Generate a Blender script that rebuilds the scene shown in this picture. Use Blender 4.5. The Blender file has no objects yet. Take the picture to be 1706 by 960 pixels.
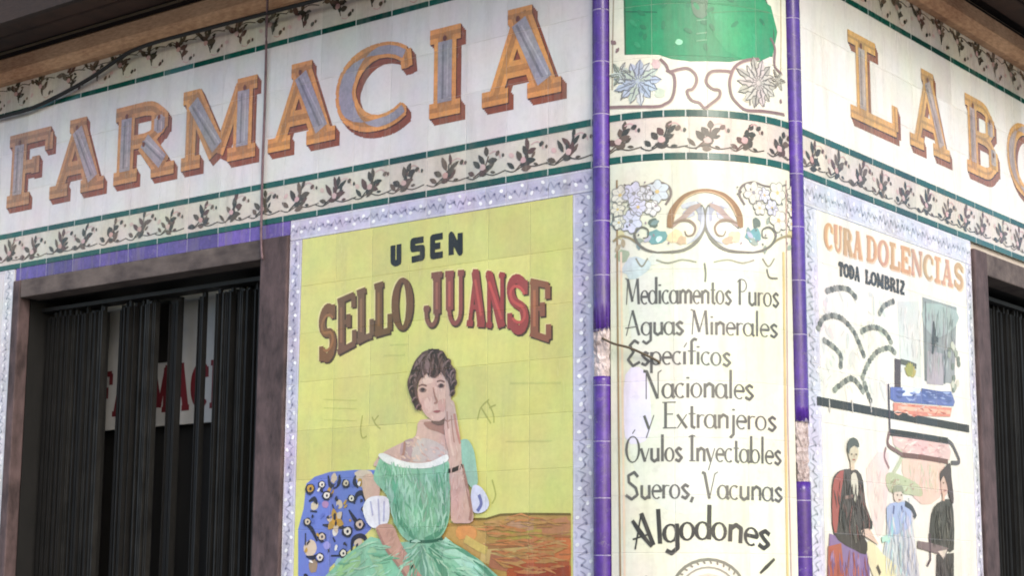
import bpy, bmesh, math, random
import numpy as np
from mathutils import Vector, Matrix
from mathutils.geometry import delaunay_2d_cdt
random.seed(7)
scn = bpy.context.scene
COL = scn.collection
PI = math.pi

# ------------------------------------------------------------------ camera survey
F_PX, PITCH, ROLL, YAW = 2900.06, 0.1722057, 0.0056905, -0.6642731
CX, CY, EYE = -3.00374, 5.0, 1.6          # where the two wall planes would meet; eye height
R = 0.5                                   # radius of the rounded corner
def cam_rows():
    c, s = math.cos(YAW), math.sin(YAW)
    Ry = Matrix(((c, -s, 0), (s, c, 0), (0, 0, 1)))
    B = Matrix(((1, 0, 0), (0, 0, -1), (0, 1, 0)))
    c, s = math.cos(PITCH), math.sin(PITCH)
    P = Matrix(((1, 0, 0), (0, c, s), (0, -s, c)))
    c, s = math.cos(ROLL), math.sin(ROLL)
    Q = Matrix(((c, -s, 0), (s, c, 0), (0, 0, 1)))
    return Q @ P @ B @ Ry
M3 = cam_rows(); M3T = M3.transposed()
def ray(px, py):
    return M3T @ Vector(((px - 853) / F_PX, (py - 480) / F_PX, 1.0))

# ------------------------------------------------------------------ the three wall faces
class LeftFace:
    bend = False; sign = -1
    def uv(s, px, py, d=0.0):
        v = ray(px, py); k = (CY + d) / v.y
        return (CX - k * v.x, EYE + k * v.z)
    def pos(s, u, z, o): return Vector((CX - u, CY - o, z))
class RightFace:
    bend = False; sign = 1
    def uv(s, px, py, d=0.0):
        v = ray(px, py); k = (CX - d) / v.x
        return (k * v.y - CY, EYE + k * v.z)
    def pos(s, u, z, o): return Vector((CX + o, CY + u, z))
class RoundFace:
    bend = True; sign = 1
    def uv(s, px, py, d=0.0):
        v = ray(px, py); ox, oy = CX - R, CY + R
        a = v.x**2 + v.y**2; b = -2 * (v.x * ox + v.y * oy); c = ox**2 + oy**2 - R * R
        D = max(b * b - 4 * a * c, 0.0)
        k = (-b - math.sqrt(D)) / (2 * a)
        x, y = k * v.x - ox, k * v.y - oy
        return (R * math.atan2(x, -y), EYE + k * v.z)
    def pos(s, u, z, o):
        a = u / R
        return Vector((CX - R + (R + o) * math.sin(a), CY + R - (R + o) * math.cos(a), z))
LF, RF, KF = LeftFace(), RightFace(), RoundFace()
ARC = R * PI / 2

# ------------------------------------------------------------------ materials
def lin(c):
    c = c / 255.0
    return c / 12.92 if c <= 0.04045 else ((c + 0.055) / 1.055) ** 2.4
def rgb(c, k=0.86): return tuple(min(lin(v) * k, 0.84) for v in c) + (1.0,)
def N(nt, t, **kw):
    n = nt.nodes.new(t)
    for k, v in kw.items(): setattr(n, k, v)
    return n
def math_(nt, op, a, b=None, c=None, clamp=False):
    n = N(nt, 'ShaderNodeMath', operation=op, use_clamp=clamp)
    for i, v in enumerate((a, b, c)):
        if v is None: continue
        if isinstance(v, (int, float)): n.inputs[i].default_value = v
        else: nt.links.new(v, n.inputs[i])
    return n.outputs[0]
def mixc(nt, fac, a, b, blend='MIX'):
    n = N(nt, 'ShaderNodeMix', data_type='RGBA', blend_type=blend)
    for s, v in ((n.inputs[0], fac), (n.inputs[6], a), (n.inputs[7], b)):
        if isinstance(v, (int, float)): s.default_value = v
        elif isinstance(v, tuple): s.default_value = v
        else: nt.links.new(v, s)
    return n.outputs[2]
def noise(nt, vec, scale, detail=3, rough=0.55):
    n = N(nt, 'ShaderNodeTexNoise'); n.inputs['Scale'].default_value = scale
    n.inputs['Detail'].default_value = detail; n.inputs['Roughness'].default_value = rough
    if vec is not None: nt.links.new(vec, n.inputs['Vector'])
    return n

def make_glaze_group():
    g = bpy.data.node_groups.new('glazed_tile', 'ShaderNodeTree')
    I = g.interface
    def sock(n, t, d):
        s = I.new_socket(name=n, in_out='INPUT', socket_type=t); s.default_value = d
    sock('Color', 'NodeSocketColor', (.8, .8, .8, 1))
    sock('Joint', 'NodeSocketColor', (.5, .48, .44, 1))
    sock('JointMix', 'NodeSocketFloat', .5); sock('JointWidth', 'NodeSocketFloat', .0014)
    sock('TU', 'NodeSocketFloat', .197); sock('TZ', 'NodeSocketFloat', .198)
    sock('OU', 'NodeSocketFloat', .548); sock('OZ', 'NodeSocketFloat', 3.291)
    sock('Vary', 'NodeSocketFloat', .1); sock('Mottle', 'NodeSocketFloat', .25)
    sock('Dirt', 'NodeSocketFloat', .35); sock('Rough', 'NodeSocketFloat', .22)
    I.new_socket(name='BSDF', in_out='OUTPUT', socket_type='NodeSocketShader')
    gi, go = N(g, 'NodeGroupInput'), N(g, 'NodeGroupOutput')
    i = gi.outputs
    uvn = N(g, 'ShaderNodeUVMap'); sep = N(g, 'ShaderNodeSeparateXYZ'); g.links.new(uvn.outputs[0], sep.inputs[0])
    u = math_(g, 'DIVIDE', math_(g, 'SUBTRACT', sep.outputs[0], i['OU']), i['TU'])
    v = math_(g, 'DIVIDE', math_(g, 'SUBTRACT', sep.outputs[1], i['OZ']), i['TZ'])
    fu, fv = math_(g, 'FRACT', u), math_(g, 'FRACT', v)
    cu, cv = math_(g, 'FLOOR', u), math_(g, 'FLOOR', v)
    idv = N(g, 'ShaderNodeCombineXYZ'); g.links.new(cu, idv.inputs[0]); g.links.new(cv, idv.inputs[1])
    wn = N(g, 'ShaderNodeTexWhiteNoise', noise_dimensions='3D'); g.links.new(idv.outputs[0], wn.inputs[0])
    geo = N(g, 'ShaderNodeNewGeometry')
    pos = geo.outputs['Position']
    wob = noise(g, pos, 60, 2)
    eu = math_(g, 'MULTIPLY', math_(g, 'MINIMUM', fu, math_(g, 'SUBTRACT', 1.0, fu)), i['TU'])
    ev = math_(g, 'MULTIPLY', math_(g, 'MINIMUM', fv, math_(g, 'SUBTRACT', 1.0, fv)), i['TZ'])
    e = math_(g, 'MINIMUM', eu, ev)
    e = math_(g, 'ADD', e, math_(g, 'MULTIPLY', math_(g, 'SUBTRACT', wob.outputs[0], .5), .0018))
    jm = N(g, 'ShaderNodeMapRange', interpolation_type='SMOOTHSTEP')
    g.links.new(e, jm.inputs[0]); jm.inputs[1].default_value = 0.0
    g.links.new(math_(g, 'MULTIPLY', i['JointWidth'], 1.8), jm.inputs[2]); jm.inputs[3].default_value = 1; jm.inputs[4].default_value = 0
    joint = jm.outputs[0]
    # colour: tile to tile, brushed mottle, tint drift
    val = math_(g, 'ADD', 1.0, math_(g, 'MULTIPLY', math_(g, 'SUBTRACT', wn.outputs[0], .5), i['Vary']))
    n1 = noise(g, pos, 9, 4); n2 = noise(g, pos, 45, 5, .7)
    m = math_(g, 'ADD', math_(g, 'MULTIPLY', math_(g, 'SUBTRACT', n1.outputs[0], .5), 1.1),
              math_(g, 'MULTIPLY', math_(g, 'SUBTRACT', n2.outputs[0], .5), 1.5))
    val = math_(g, 'MULTIPLY', val, math_(g, 'ADD', 1.0, math_(g, 'MULTIPLY', m, i['Mottle'])))
    hsv = N(g, 'ShaderNodeHueSaturation'); g.links.new(i['Color'], hsv.inputs['Color']); g.links.new(val, hsv.inputs['Value'])
    n3 = noise(g, pos, 5, 2)
    tint = mixc(g, .16, hsv.outputs[0], n3.outputs['Color'], 'OVERLAY')
    # rain streaks and grime
    mp = N(g, 'ShaderNodeMapping'); g.links.new(pos, mp.inputs[0]); mp.inputs['Scale'].default_value = (14, 14, 1.6)
    st = noise(g, mp.outputs[0], 1.0, 5, .65)
    sr = N(g, 'ShaderNodeMapRange'); g.links.new(st.outputs[0], sr.inputs[0]); sr.inputs[1].default_value = .5; sr.inputs[2].default_value = .78
    nd = noise(g, pos, 22, 6, .75)
    dr = N(g, 'ShaderNodeMapRange'); g.links.new(nd.outputs[0], dr.inputs[0]); dr.inputs[1].default_value = .56; dr.inputs[2].default_value = .8
    dirt = math_(g, 'MULTIPLY', math_(g, 'MAXIMUM', sr.outputs[0], dr.outputs[0]), i['Dirt'])
    c = mixc(g, dirt, tint, (.20, .175, .14, 1))
    # small glaze chips
    vo = N(g, 'ShaderNodeTexNoise'); vo.inputs['Scale'].default_value = 130; vo.inputs['Detail'].default_value = 2; g.links.new(pos, vo.inputs['Vector'])
    ch = N(g, 'ShaderNodeMapRange'); g.links.new(vo.outputs[0], ch.inputs[0]); ch.inputs[1].default_value = .735; ch.inputs[2].default_value = .76
    c = mixc(g, math_(g, 'MULTIPLY', ch.outputs[0], .55), c, (.34, .30, .25, 1))
    c = mixc(g, math_(g, 'MULTIPLY', joint, i['JointMix']), c, i['Joint'])
    # normal: every tile sits a touch differently, joint is sunk
    off = N(g, 'ShaderNodeVectorMath', operation='SUBTRACT'); g.links.new(wn.outputs[1], off.inputs[0]); off.inputs[1].default_value = (.5, .5, .5)
    sc = N(g, 'ShaderNodeVectorMath', operation='SCALE'); g.links.new(off.outputs[0], sc.inputs[0]); sc.inputs['Scale'].default_value = .06
    ad = N(g, 'ShaderNodeVectorMath', operation='ADD'); g.links.new(sc.outputs[0], ad.inputs[0]); g.links.new(geo.outputs['Normal'], ad.inputs[1])
    nm = N(g, 'ShaderNodeVectorMath', operation='NORMALIZE'); g.links.new(ad.outputs[0], nm.inputs[0])
    wv = noise(g, pos, 16, 2)
    h = math_(g, 'SUBTRACT', math_(g, 'MULTIPLY', wv.outputs[0], .35), joint)
    h = math_(g, 'SUBTRACT', h, math_(g, 'MULTIPLY', ch.outputs[0], .5))
    bp = N(g, 'ShaderNodeBump'); bp.inputs['Strength'].default_value = .55; bp.inputs['Distance'].default_value = .0016
    g.links.new(h, bp.inputs['Height']); g.links.new(nm.outputs[0], bp.inputs['Normal'])
    b = N(g, 'ShaderNodeBsdfPrincipled')
    g.links.new(c, b.inputs['Base Color']); g.links.new(bp.outputs[0], b.inputs['Normal'])
    r = math_(g, 'ADD', i['Rough'], math_(g, 'ADD', math_(g, 'MULTIPLY', dirt, .5), math_(g, 'MULTIPLY', joint, .5)), clamp=True)
    g.links.new(r, b.inputs['Roughness']); b.inputs['IOR'].default_value = 1.5
    g.links.new(b.outputs[0], go.inputs[0])
    return g
GLAZE = make_glaze_group()
_mats = {}
def glaze(c, **kw):
    key = (tuple(c), tuple(sorted(kw.items())))
    if key in _mats: return _mats[key]
    m = bpy.data.materials.new('glaze_%d_%d_%d' % tuple(c)); m.use_nodes = True
    nt = m.node_tree; nt.nodes.clear()
    g = N(nt, 'ShaderNodeGroup'); g.node_tree = GLAZE; o = N(nt, 'ShaderNodeOutputMaterial')
    g.inputs['Color'].default_value = rgb(c)
    for k, v in kw.items(): g.inputs[k].default_value = v
    nt.links.new(g.outputs[0], o.inputs[0])
    _mats[key] = m
    return m
def rough_mat(name, c1, c2, scale=12, rough=.8, bump=.3, stretch=None, metallic=0.0, k=0.86, dist=.004):
    m = bpy.data.materials.new(name); m.use_nodes = True; nt = m.node_tree
    b = nt.nodes['Principled BSDF']
    geo = N(nt, 'ShaderNodeNewGeometry'); vec = geo.outputs['Position']
    if stretch:
        mp = N(nt, 'ShaderNodeMapping'); nt.links.new(vec, mp.inputs[0]); mp.inputs['Scale'].default_value = stretch; vec = mp.outputs[0]
    n = noise(nt, vec, scale, 6, .65); n2 = noise(nt, geo.outputs['Position'], scale * .22, 3)
    f = N(nt, 'ShaderNodeMapRange'); nt.links.new(math_(nt, 'MULTIPLY', math_(nt, 'ADD', n.outputs[0], n2.outputs[0]), .5), f.inputs[0])
    f.inputs[1].default_value = .36; f.inputs[2].default_value = .64
    nt.links.new(mixc(nt, f.outputs[0], rgb(c1, k), rgb(c2, k)), b.inputs['Base Color'])
    b.inputs['Roughness'].default_value = rough; b.inputs['Metallic'].default_value = metallic
    bp = N(nt, 'ShaderNodeBump'); bp.inputs['Strength'].default_value = bump; bp.inputs['Distance'].default_value = dist
    nt.links.new(n.outputs[0], bp.inputs['Height']); nt.links.new(bp.outputs[0], b.inputs['Normal'])
    return m
MT = dict(
    plaster=rough_mat('plaster', (186, 172, 156), (214, 204, 190), 14, .9, .4),
    upper=rough_mat('upper_render', (176, 150, 122), (198, 176, 148), 8, .9, .3),
    granite=rough_mat('granite_plinth', (128, 122, 116), (160, 154, 148), 60, .7, .2),
    casing=rough_mat('casing_stone', (52, 40, 40), (98, 80, 80), 34, .75, .7, (1, 1, .35)),
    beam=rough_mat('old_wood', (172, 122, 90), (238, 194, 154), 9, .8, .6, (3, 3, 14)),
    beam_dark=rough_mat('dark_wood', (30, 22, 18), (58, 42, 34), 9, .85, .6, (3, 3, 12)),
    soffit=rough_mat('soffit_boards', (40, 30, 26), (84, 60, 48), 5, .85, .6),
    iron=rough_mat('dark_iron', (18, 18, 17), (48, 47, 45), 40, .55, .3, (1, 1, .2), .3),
    iron_dim=rough_mat('darker_iron', (10, 10, 9), (26, 25, 24), 40, .6, .3, (1, 1, .2), .2),  # darker tone of the gate iron
    iron_black=rough_mat('black_iron', (8, 8, 7), (18, 17, 16), 40, .7, .3, (1, 1, .2), .1),  # near-black iron for door jambs, door heads and the back row of bars
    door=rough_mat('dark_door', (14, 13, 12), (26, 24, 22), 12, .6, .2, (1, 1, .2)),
    notice=rough_mat('notice_white', (164, 166, 168), (188, 188, 186), 6, .6, .05),
    noticered=rough_mat('notice_red', (84, 16, 26), (108, 24, 34), 10, .6, .05),
    rubber=rough_mat('black_cable', (12, 11, 11), (24, 22, 21), 20, .6, .1),
    wire=rough_mat('old_wire', (92, 70, 76), (128, 104, 108), 40, .7, .2),
    rust=rough_mat('rusty_wire', (72, 62, 48), (100, 88, 68), 60, .8, .3),
    chip=rough_mat('bare_mortar', (150, 132, 126), (226, 212, 210), 55, .9, .9, None, 0, .86, .01),
    paving=rough_mat('paving', (120, 118, 112), (150, 146, 138), 3, .85, .2),
)

# ------------------------------------------------------------------ object helpers
def link(o, parent=None):
    COL.objects.link(o)
    if parent is not None: o.parent = parent
    return o
def thing(name, label, cat, loc=(0, 0, 0), group=None):
    o = bpy.data.objects.new(name, None); o.location = loc; o.empty_display_size = .2
    link(o); tag(o, label, cat, group); return o
def tag(o, label, cat, group=None):
    o['label'] = label; o['category'] = cat
    if group: o['group'] = group
    return o
def mesh_obj(name, bm, mats, parent=None, smooth=False):
    me = bpy.data.meshes.new(name); bm.normal_update(); bm.to_mesh(me); bm.free()
    for m in (mats if isinstance(mats, (list, tuple)) else [mats]): me.materials.append(m)
    if smooth:
        for p in me.polygons: p.use_smooth = True
    o = bpy.data.objects.new(name, me)
    if parent is not None:
        o.parent = parent; o.matrix_parent_inverse = Matrix.Translation(parent.location).inverted() if parent.type == 'EMPTY' else Matrix()
    COL.objects.link(o)
    return o
def add_box8(bm, P, mi=0):
    """P: 8 corner positions, bottom ring then top ring (both the same way round)"""
    v = [bm.verts.new(p) for p in P]
    fs = [(0, 1, 2, 3), (4, 7, 6, 5), (0, 4, 5, 1), (1, 5, 6, 2), (2, 6, 7, 3), (3, 7, 4, 0)]
    out = []
    for f in fs:
        fa = bm.faces.new([v[i] for i in f]); fa.material_index = mi; out.append(fa)
    return v, out
def wall_box(bm, S, u0, u1, z0, z1, o0, o1, mi=0, uvl=None):
    P = [S.pos(u0, z0, o0), S.pos(u1, z0, o0), S.pos(u1, z0, o1), S.pos(u0, z0, o1),
         S.pos(u0, z1, o0), S.pos(u1, z1, o0), S.pos(u1, z1, o1), S.pos(u0, z1, o1)]
    UV = [(u0, z0), (u1, z0), (u1, z0), (u0, z0), (u0, z1), (u1, z1), (u1, z1), (u0, z1)]
    v, fs = add_box8(bm, P, mi)
    idx = {vv: k for k, vv in enumerate(v)}
    if uvl:
        for f in fs:
            for l in f.loops: l[uvl].uv = UV[idx[l.vert]]
def wall_slab(bm, S, u0, u1, z0, z1, o0, o1, mi=0, uvl=None):
    if not S.bend: return wall_box(bm, S, u0, u1, z0, z1, o0, o1, mi, uvl)
    n = max(2, int((u1 - u0) / .02))
    for face in range(2):
        pass
    rings = []
    for k in range(n + 1):
        u = u0 + (u1 - u0) * k / n
        rings.append(([bm.verts.new(S.pos(u, z, o)) for z, o in ((z0, o0), (z0, o1), (z1, o1), (z1, o0))], u))
    def f(vs, uv):
        fa = bm.faces.new(vs); fa.material_index = mi
        if uvl:
            for l, w in zip(fa.loops, uv): l[uvl].uv = w
    zz = (z0, z0, z1, z1)
    for (a, ua), (b, ub) in zip(rings, rings[1:]):
        for q in range(4):
            w = (q + 1) % 4
            f([a[q], b[q], b[w], a[w]], [(ua, zz[q]), (ub, zz[q]), (ub, zz[w]), (ua, zz[w])])
    f(rings[0][0][::-1], [(u0, z) for z in zz[::-1]]); f(rings[-1][0], [(u1, z) for z in zz])
def fix(bm):
    bmesh.ops.recalc_face_normals(bm, faces=bm.faces[:])
    return bm
def bevel(bm, w):
    bmesh.ops.recalc_face_normals(bm, faces=bm.faces[:])
    bmesh.ops.bevel(bm, geom=[e for e in bm.edges], offset=w, segments=2, affect='EDGES', profile=.6)
    return bm
def slab(name, S, u0, u1, z0, z1, m, parent, o0=-.012, o1=0.0):
    bm = bmesh.new(); uvl = bm.loops.layers.uv.new('UVMap')
    wall_slab(bm, S, u0, u1, z0, z1, o0, o1, 0, uvl)
    return mesh_obj(name, fix(bm), m, parent)
def tube(name, pts, r, m, parent=None, n=8, smooth=True):
    bm = bmesh.new(); rings = []
    for k, p in enumerate(pts):
        a = pts[max(k - 1, 0)]; b = pts[min(k + 1, len(pts) - 1)]
        t = (b - a).normalized(); x = t.cross(Vector((0, 0, 1)) if abs(t.z) < .9 else Vector((1, 0, 0))).normalized(); y = t.cross(x)
        rings.append([bm.verts.new(p + x * math.cos(2 * PI * j / n) * r + y * math.sin(2 * PI * j / n) * r) for j in range(n)])
    for a, b in zip(rings, rings[1:]):
        for j in range(n): bm.faces.new([a[j], a[(j + 1) % n], b[(j + 1) % n], b[j]])
    bm.faces.new(rings[0][::-1]); bm.faces.new(rings[-1])
    return mesh_obj(name, fix(bm), m, parent, smooth)
def spline(pts, n=6, closed=False):
    P = [Vector(p) for p in pts]; out = []; L = len(P)
    for i in range(L if closed else L - 1):
        if closed: a, b, c, d = P[i - 1], P[i], P[(i + 1) % L], P[(i + 2) % L]
        else: a, b, c, d = P[max(i - 1, 0)], P[i], P[i + 1], P[min(i + 2, L - 1)]
        for k in range(n):
            t = k / n
            out.append(.5 * ((2 * b) + (c - a) * t + (2 * a - 5 * b + 4 * c - d) * t * t + (3 * b - a - 3 * c + d) * t ** 3))
    if not closed: out.append(P[-1])
    return out

# ------------------------------------------------------------------ paint on tiles
class Paint:
    """coloured glaze shapes on one wall face; every shape is unioned with its own colour and layer"""
    def __init__(s, S, base=.0006, **glz): s.S = S; s.g = {}; s.base = base; s.glz = glz
    def uvs(s, pts, px): return [Vector(s.S.uv(*p)) if px else Vector(p) for p in pts]
    def add(s, loop, col, layer): 
        L = [tuple(p) for p in loop]
        if sum(a[0] * b[1] - b[0] * a[1] for a, b in zip(L, L[1:] + L[:1])) < 0: L.reverse()
        s.g.setdefault((layer, tuple(col)), []).append(L)
    def poly(s, pts, col, layer=0, px=True, smooth=0):
        if smooth: pts = [tuple(p) for p in spline(pts, smooth, True)]
        s.add(s.uvs(pts, px), col, layer)
    def stroke(s, pts, w, col, layer=0, px=True, smooth=0):
        """w in metres: one width, or one per point"""
        ws = list(w) if isinstance(w, (list, tuple)) else [w] * len(pts)
        P = s.uvs(pts, px)
        if smooth:
            Q = spline([(p.x, p.y, q) for p, q in zip(P, ws)], smooth)
            P = [Vector((q.x, q.y)) for q in Q]; ws = [max(q.z, .0005) for q in Q]
        for k in range(len(P) - 1):
            a, b = P[k], P[k + 1]; d = b - a
            if d.length < 1e-6: continue
            n = Vector((-d.y, d.x)).normalized()
            s.add([a + n * ws[k] / 2, a - n * ws[k] / 2, b - n * ws[k + 1] / 2, b + n * ws[k + 1] / 2], col, layer)
        for k in range(1, len(P) - 1):
            s.disc(P[k], ws[k] / 2 * .98, col, layer)
    def disc(s, c, r, col, layer, n=8):
        s.add([(c[0] + r * math.cos(2 * PI * (j + .37) / n), c[1] + r * math.sin(2 * PI * (j + .37) / n)) for j in range(n)], col, layer)
    def blob(s, x, y, a, b, rot, col, layer=0, px=True, n=12, jag=.12):
        c = Vector(s.S.uv(x, y)) if px else Vector((x, y)); L = []
        for j in range(n):
            t = 2 * PI * j / n; k = 1 + random.uniform(-jag, jag)
            X, Y = a * k * math.cos(t), b * k * math.sin(t)
            L.append((c.x + X * math.cos(rot) - Y * math.sin(rot), c.y + X * math.sin(rot) + Y * math.cos(rot)))
        s.add(L, col, layer)
    def leaf(s, x, y, l, w, rot, col, layer=0):
        L = [(0, 0), (.25, .4), (.55, .5), (.85, .25), (1, 0), (.8, -.3), (.5, -.48), (.22, -.35)]
        cr, sr = math.cos(rot), math.sin(rot)
        s.add([(x + a * l * cr - b * w * sr, y + a * l * sr + b * w * cr) for a, b in L], col, layer)
    def dabs(s, pts, cols, n, ln, w, ang, layer, px=True, smooth=0, spread=.5):
        """short brush marks inside an outline, following one direction (radians in the wall plane)"""
        if smooth: pts = [tuple(p) for p in spline(pts, smooth, True)]
        L = [tuple(p) for p in s.uvs(pts, px)]
        xs, ys = [p[0] for p in L], [p[1] for p in L]
        def inside(x, y):
            c = False
            for a, b in zip(L, L[1:] + L[:1]):
                if (a[1] > y) != (b[1] > y) and x < (b[0] - a[0]) * (y - a[1]) / (b[1] - a[1]) + a[0]: c = not c
            return c
        done = tries = 0
        while done < n and tries < n * 30:
            tries += 1
            x, y = random.uniform(min(xs), max(xs)), random.uniform(max(min(ys), 1.55), max(ys))
            a = (ang(x, y) if callable(ang) else ang) + random.gauss(0, spread * .5); l = ln * random.uniform(.5, 1.3) / 2
            dx, dy = math.cos(a) * l, math.sin(a) * l; bw = w * random.uniform(.5, 1.2)
            if not (inside(x + dx, y + dy) and inside(x - dx, y - dy) and inside(x, y)): continue
            c = random.choice(cols); k = random.uniform(-.12, .12) * l * 2
            s.stroke([(x - dx, y - dy), (x - k * math.sin(a), y + k * math.cos(a)), (x + dx, y + dy)], [bw * .25, bw, bw * .3], c, layer, px=False)
            done += 1
    def build(s, name, parent, mats=None, clip=None):
        bm = bmesh.new(); uvl = bm.loops.layers.uv.new('UVMap'); cols = []
        nth = {}
        for (layer, col), loops in sorted(s.g.items(), key=lambda e: e[0][0]):
            if col not in cols: cols.append(col)
            k = nth[layer] = nth.get(layer, -1) + 1
            mi = cols.index(col); off = s.base + layer * .0005 + k * .00004
            V, Fc = [], []
            for L in loops:
                Fc.append(list(range(len(V), len(V) + len(L)))); V += [Vector(p) for p in L]
            vs, es, fs, ov, oe, of = delaunay_2d_cdt(V, [], Fc, 0, 1e-6)
            bv = [bm.verts.new((v.x, v.y, off)) for v in vs]
            cen = np.array([[sum(vs[k].x for k in f) / len(f), sum(vs[k].y for k in f) / len(f)] for f in fs]).reshape(-1, 2)
            inside = np.zeros(len(fs), bool)
            for L in loops:
                q = np.array(L)
                c = np.nonzero((cen[:, 0] > q[:, 0].min()) & (cen[:, 0] < q[:, 0].max()) & (cen[:, 1] > q[:, 1].min()) & (cen[:, 1] < q[:, 1].max()) & ~inside)[0]
                if not len(c): continue
                x, y = cen[c, 0], cen[c, 1]; wind = np.zeros(len(c), int)
                for p0, p1 in zip(q, np.roll(q, -1, 0)):
                    side = (p1[0] - p0[0]) * (y - p0[1]) - (x - p0[0]) * (p1[1] - p0[1])
                    wind += ((p0[1] <= y) & (p1[1] > y) & (side > 0)).astype(int) - ((p0[1] > y) & (p1[1] <= y) & (side < 0)).astype(int)
                inside[c[wind != 0]] = True
            for f, o in zip(fs, inside):
                if not o: continue
                try: fa = bm.faces.new([bv[k] for k in f])
                except ValueError: continue
                fa.material_index = mi
        for v in [v for v in bm.verts if not v.link_faces]: bm.verts.remove(v)
        if clip:
            for axis, val, keep in clip:
                n = Vector((1, 0, 0)) if axis == 'u' else Vector((0, 1, 0))
                c = n * val
                bmesh.ops.bisect_plane(bm, geom=bm.verts[:] + bm.edges[:] + bm.faces[:], plane_co=c, plane_no=n, clear_outer=keep < 0, clear_inner=keep > 0)
        if s.S.bend:
            for k in range(1, 40):
                bmesh.ops.bisect_plane(bm, geom=bm.verts[:] + bm.edges[:] + bm.faces[:], plane_co=(ARC * k / 40, 0, 0), plane_no=(1, 0, 0))
        for f in bm.faces:
            for l in f.loops: l[uvl].uv = (l.vert.co.x, l.vert.co.y)
        for v in bm.verts: v.co = s.S.pos(v.co.x, v.co.y, v.co.z)
        bm.normal_update()
        want = s.S.pos(1, 1, 1) - s.S.pos(1, 1, 0)
        for f in bm.faces:
            w = want if not s.S.bend else Vector((f.calc_center_median().x - (CX - R), f.calc_center_median().y - (CY + R), 0))
            if f.normal.dot(w) < 0: f.normal_flip()
        M = [(mats or {}).get(c) or glaze(c, **s.glz) for c in cols]
        return mesh_obj(name, bm, M, parent)

def arc(cx, cy, rx, ry, a0, a1, n=10):
    return [(cx + rx * math.cos(math.radians(a0 + (a1 - a0) * k / n)), cy + ry * math.sin(math.radians(a0 + (a1 - a0) * k / n))) for k in range(n + 1)]
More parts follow.
